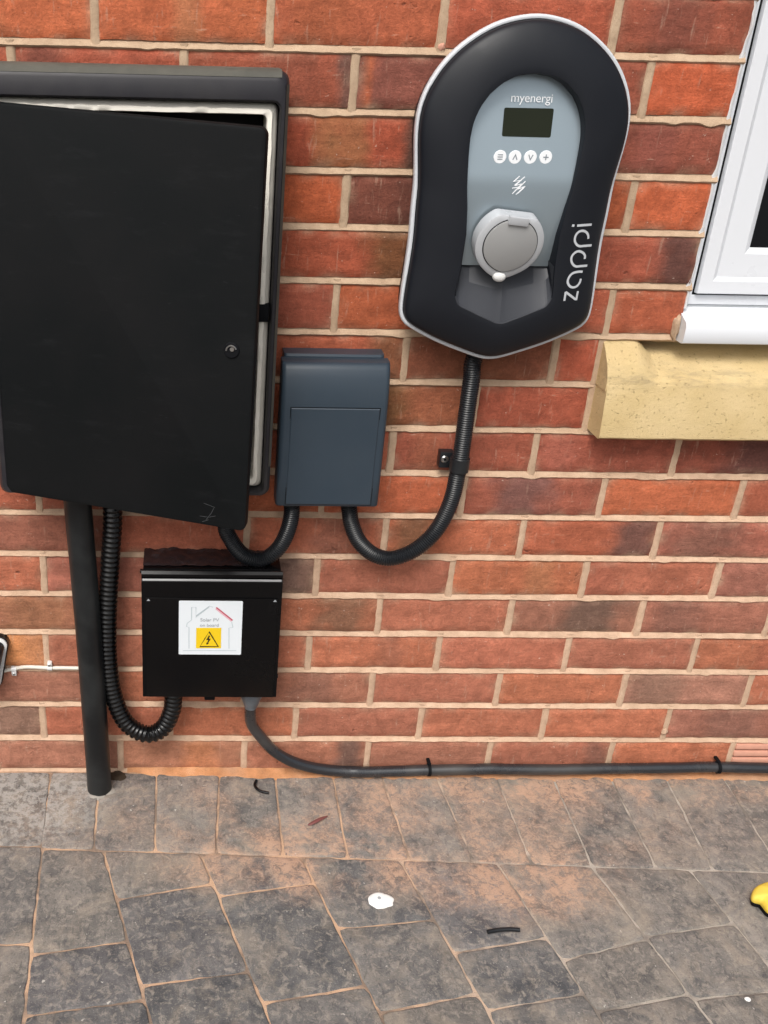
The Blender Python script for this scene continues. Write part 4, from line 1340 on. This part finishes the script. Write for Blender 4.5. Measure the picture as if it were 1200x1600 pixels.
# saddle clip on the long conduit
sc_ = empty('saddle_clip', 'black plastic saddle clip with a screw holding the long conduit', 'clip')
a, b = on_y(688, 704, -.012), on_y(704, 731, -.012)
zc_, zm = (a.z + b.z) / 2, .013
MB().box(a.x, b.x + .002, -.016, .002, zc_ - zm, zc_ + zm, .0015).build('foot', 'conduit', sc_)
xc = on_y(719, 717, -.032).x
arc = [(xc + .0150 * math.cos(rad(t)), -.032 - .0150 * math.sin(rad(t))) for t in range(-30, 211, 12)]
L = []
for rr, dz in ((.0132, zm * .8), (.0150, zm * .8), (.0150, -zm * .8), (.0132, -zm * .8)):
    L.append([(xc + rr * math.cos(rad(t)), -.032 - rr * math.sin(rad(t)), zc_ + dz) for t in range(-60, 241, 12)])
L.append(L[0])
MB().loft(L, closed=False).build('strap', 'conduit', sc_, angle=35)
p = on_y(695, 718, -.017)
hd = MB().cyl((p.x, -.0155, p.z), (0, -1, 0), .0058, .0022, 24, cham=.0012).build('screw', 'steel', sc_)
MB().cyl((p.x, -.0175, p.z), (0, -1, 0), .0022, .0006, 6).build('screw_recess', 'seam', hd)

# armoured cable along the foot of the wall
sw = [(384, 1108), (392, 1127), (408, 1152), (430, 1175), (462, 1192), (505, 1202), (560, 1206), (620, 1205), (670, 1203)]
pts = [on_y(u, v, -.032 + .016 * min(1, i / 5)) for i, (u, v) in enumerate(sw)]
pts = [Vector((-.212, -.036, .225)), Vector((-.2115, -.036, .195))] + pts[1:]
for x, z in ((.20, .0195), (.30, .0200), (.41, .0205), (.52, .0225), (.60, .0240), (.66, .0250), (.80, .0245), (1.0, .022), (1.5, .021), (2.1, .021)):
    pts.append(Vector((x, -.0155, z)))
swp = [q + Vector((0, .0012 * nz(q.x * 9, 4.4), .0016 * nz(q.x * 7, 1.7) + .0007 * nz(q.x * 23, 6))) if q.x > -.02 else q for q in resample(catmull(pts, 12), .006)]
o = MB().tube(swp, lambda i: .0100 + .0004 * nz(i * .13, 2.2), 20).build('armoured_cable', 'cable', None)
tag(o, 'grey armoured cable from the stickered box along the foot of the wall', 'cable')
gl = MB().loft([[Vector((-.2115 + r * math.cos(a_) * (1 + .10 * math.sin(5 * a_ + z * 300)), -.036 + r * math.sin(a_), z)) for a_ in [2 * math.pi * i / 24 for i in range(24)]] for r, z in ((.0165, .2215), (.0182, .210), (.0180, .198), (.0160, .188), (.0118, .180), (.0102, .172))], True, True, True)
gl.build('cable_gland', 'gland', pv, angle=50)
for i, (u, lab) in enumerate(((670, 'black cable clip on the armoured cable near the middle'), (1120, 'black cable clip on the armoured cable near the air brick'))):
    x = on_y(u, 1203, -.016).x
    zz_ = next(q.z for q in resample(catmull(pts, 12), .006) if q.x > x)
    m = MB().loft([[(x + dx, -.0158 + r * math.cos(t), zz_ + r * math.sin(t)) for t in [2 * math.pi * k / 24 for k in range(24)]] for dx, r in ((-.0028, .0100), (-.0028, .0113), (.0028, .0113), (.0028, .0100))])
    m.box(x - .003, x + .003, -.016, .001, zz_ + .0102, zz_ + .0140, .0008)
    o = m.build('cable_clip', 'seam', None)
    tag(o, lab, 'cable clip', 'clips on the armoured cable')

# thin white cable at the left, with its clips
wp = [(-70, 1062), (-30, 1056), (2, 1049), (17, 1046), (41, 1042), (76, 1043.5), (100, 1043.5), (130, 1044), (160, 1044)]
o = MB().tube(resample(catmull([on_y(u, v, -.0042) for u, v in wp], 10), .004), .0033, 12).build('thin_cable', 'whitecable', None)
tag(o, 'thin white cable clipped to the wall at the far left', 'cable')
for (u, v), lab, up_ in (((22, 1045), 'small white cable clip with its nail below, near the left edge', -1), ((78, 1043), 'small white cable clip with its nail above, beside the thick pipe', 1)):
    q = on_y(u, v, -.004)
    e = empty('nail_clip', lab, 'cable clip', 'clips on the thin white cable')
    MB().loft([[(q.x + dx, -.0042 + r * math.cos(t), q.z + r * math.sin(t)) for t in [2 * math.pi * k / 16 for k in range(16)]] for dx, r in ((-.0042, .0034), (-.0042, .0050), (.0042, .0050), (.0042, .0034))]).build('hook', 'latch', e)
    MB().box(q.x - .0042, q.x + .0042, -.0085, .001, min(q.z + up_ * .003, q.z + up_ * .012), max(q.z + up_ * .003, q.z + up_ * .012), .002).build('nail_seat', 'latch', e)
    MB().cyl((q.x, -.0084, q.z + up_ * .008), (0, -1, 0), .0024, .0012, 14, cham=.0005).build('nail_head', 'steel', e)

# black fitting cut by the left edge
bf = empty('wall_fitting', 'black wall fitting with a white rim cut off by the left edge', 'fitting')
q = on_y(11, 1000, -.02)
fx1, fz1 = q.x, on_y(8, 995, -.012).z
def fit(i, y, rr, taper=0.0):
    P = rrect(fx1 - .100 + i, fx1 - i, fz1 - .105 + i, fz1 - i, rr, y, 8)
    return [Vector((p_.x - taper * max(0, (fz1 - .02 - p_.z)) * (1 if p_.x > fx1 - .042 else -1), p_.y, p_.z)) for p_ in P]
MB().loft([fit(0, -.0005, .015, .22), fit(0, -.012, .015, .22), fit(.0015, -.013, .0135, .22)], True, True, True).build('backing', 'conduit_black', bf)
MB().loft([fit(.0018, -.0125, .0135, .22), fit(.0018, -.016, .0135, .22), fit(.0045, -.017, .011, .22)], True, True, True).build('white_rim', 'latch', bf)
MB().loft([fit(.0062, -.015, .011, .25), fit(.0068, -.036, .011, .25), fit(.010, -.040, .009, .25)], True, True, True).build('cover', 'conduit', bf)

# ================================================================== BITS LYING ON THE PAVING
def flat_blob(u, v, rx, ry, h, name, mat, label, cat, seed=1):
    c0 = on_z(u, v, 0)
    m_ = MB()
    ring = lambda f, z: [(c0.x + f * rx * math.cos(a_) * (1 + .18 * nz(seed + 1.6 * math.cos(a_), 1.6 * math.sin(a_))), c0.y + f * ry * math.sin(a_) * (1 + .2 * nz(seed + 5 + 1.6 * math.cos(a_), 1.6 * math.sin(a_))), z + .0008 * nz(8 * f * math.cos(a_), 8 * f * math.sin(a_), seed)) for a_ in [2 * math.pi * i / 40 for i in range(40)]]
    m_.loft([ring(1.02, -.001), ring(1, .0012 + h * .3), ring(.9, .0012 + h * .85), ring(.6, .0012 + h), ring(.15, .0012 + h)], True, True, True)
    o_ = m_.build(name, mat, None, angle=70)
    return tag(o_, label, cat), c0
e, c0 = flat_blob(595, 1408, .0195, .0155, .0012, 'paint_spot', 'whitepaint', 'white paint spot splashed on the paving', 'paint', 4)
MB().cyl((c0.x - .002, c0.y + .004, .0022), (0, 0, 1), .0028, .0010, 10).build('grit', 'greyprint', e)
flat_blob(1168, 1562, .0042, .0036, .0010, 'paint_fleck', 'whitepaint', 'tiny white fleck on the paving at the lower right', 'paint', 9)
def offcut(P, r, mat, name, label, cat, lift=None):
    pts_ = []
    for u, v, z in P:
        pts_.append(on_z(u, v, r + .0012 + z))
    o_ = MB().tube(resample(catmull(pts_, 8), .0025), r, 12).build(name, mat, None)
    return tag(o_, label, cat)
offcut([(762, 1456, 0), (775, 1453.5, .0), (795, 1452, 0), (812, 1453, 0)], .0032, 'conduit', 'cable_offcut', 'straight black cable offcut lying on the paving', 'offcut')
offcut([(401, 1219, .004), (398, 1226, .001), (402, 1233, 0), (410, 1237, 0), (420, 1239, .001)], .0026, 'conduit_black', 'cable_offcut', 'curled black cable offcut lying beside the wall', 'offcut')
# a split red sheath: a bent flat strip
pts = [on_z(481, 1289, .003), on_z(490, 1285, .0045), on_z(500, 1280, .005), on_z(512, 1275, .0035)]
pts = catmull(pts, 5)
rows = []
for i, q in enumerate(pts):
    wd = .0042 * math.sin(math.pi * (.12 + .8 * i / (len(pts) - 1)))
    rows.append([q + Vector((0, wd * math.cos(t), wd * .45 * math.sin(t))) for t in [2 * math.pi * k / 10 for k in range(10)]])
o = MB().loft(rows, True, True, True).build('sheath_scrap', 'redbit')
tag(o, 'small dark red scrap of sheath on the paving', 'scrap')
# yellow moulded piece cut by the right edge
PL = [(1175, 1396), (1178, 1388), (1186, 1382), (1200, 1378), (1232, 1376), (1262, 1382), (1268, 1400), (1250, 1416), (1222, 1424), (1203, 1421), (1194, 1411), (1189, 1405), (1183, 1404), (1177, 1402)]
G = [on_z(u, v, .020) for u, v in PL]
G = resample(catmull(G, 5, True) + [G[0]], .004)[:-1]
cen = sum(G, Vector()) / len(G)
def yl(f, z):
    return [Vector((cen.x + (q.x - cen.x) * f, cen.y + (q.y - cen.y) * f, z + .0012 * nz(q.x * 60, q.y * 60, z * 40))) for q in G]
ye = empty('yellow_piece', 'worn yellow moulded piece lying on the paving at the right edge', 'yellow object')
MB().loft([yl(.90, .0008), yl(.96, .002), yl(.97, .007), yl(.93, .0085)], True, True, True).build('sole', 'seam', ye)
MB().loft([yl(.94, .008), yl(1.0, .0105), yl(1.0, .017), yl(.95, .0215), yl(.82, .0245), yl(.5, .026), yl(.15, .0265)], True, True, True).build('top', 'yellowthing', ye, angle=60)
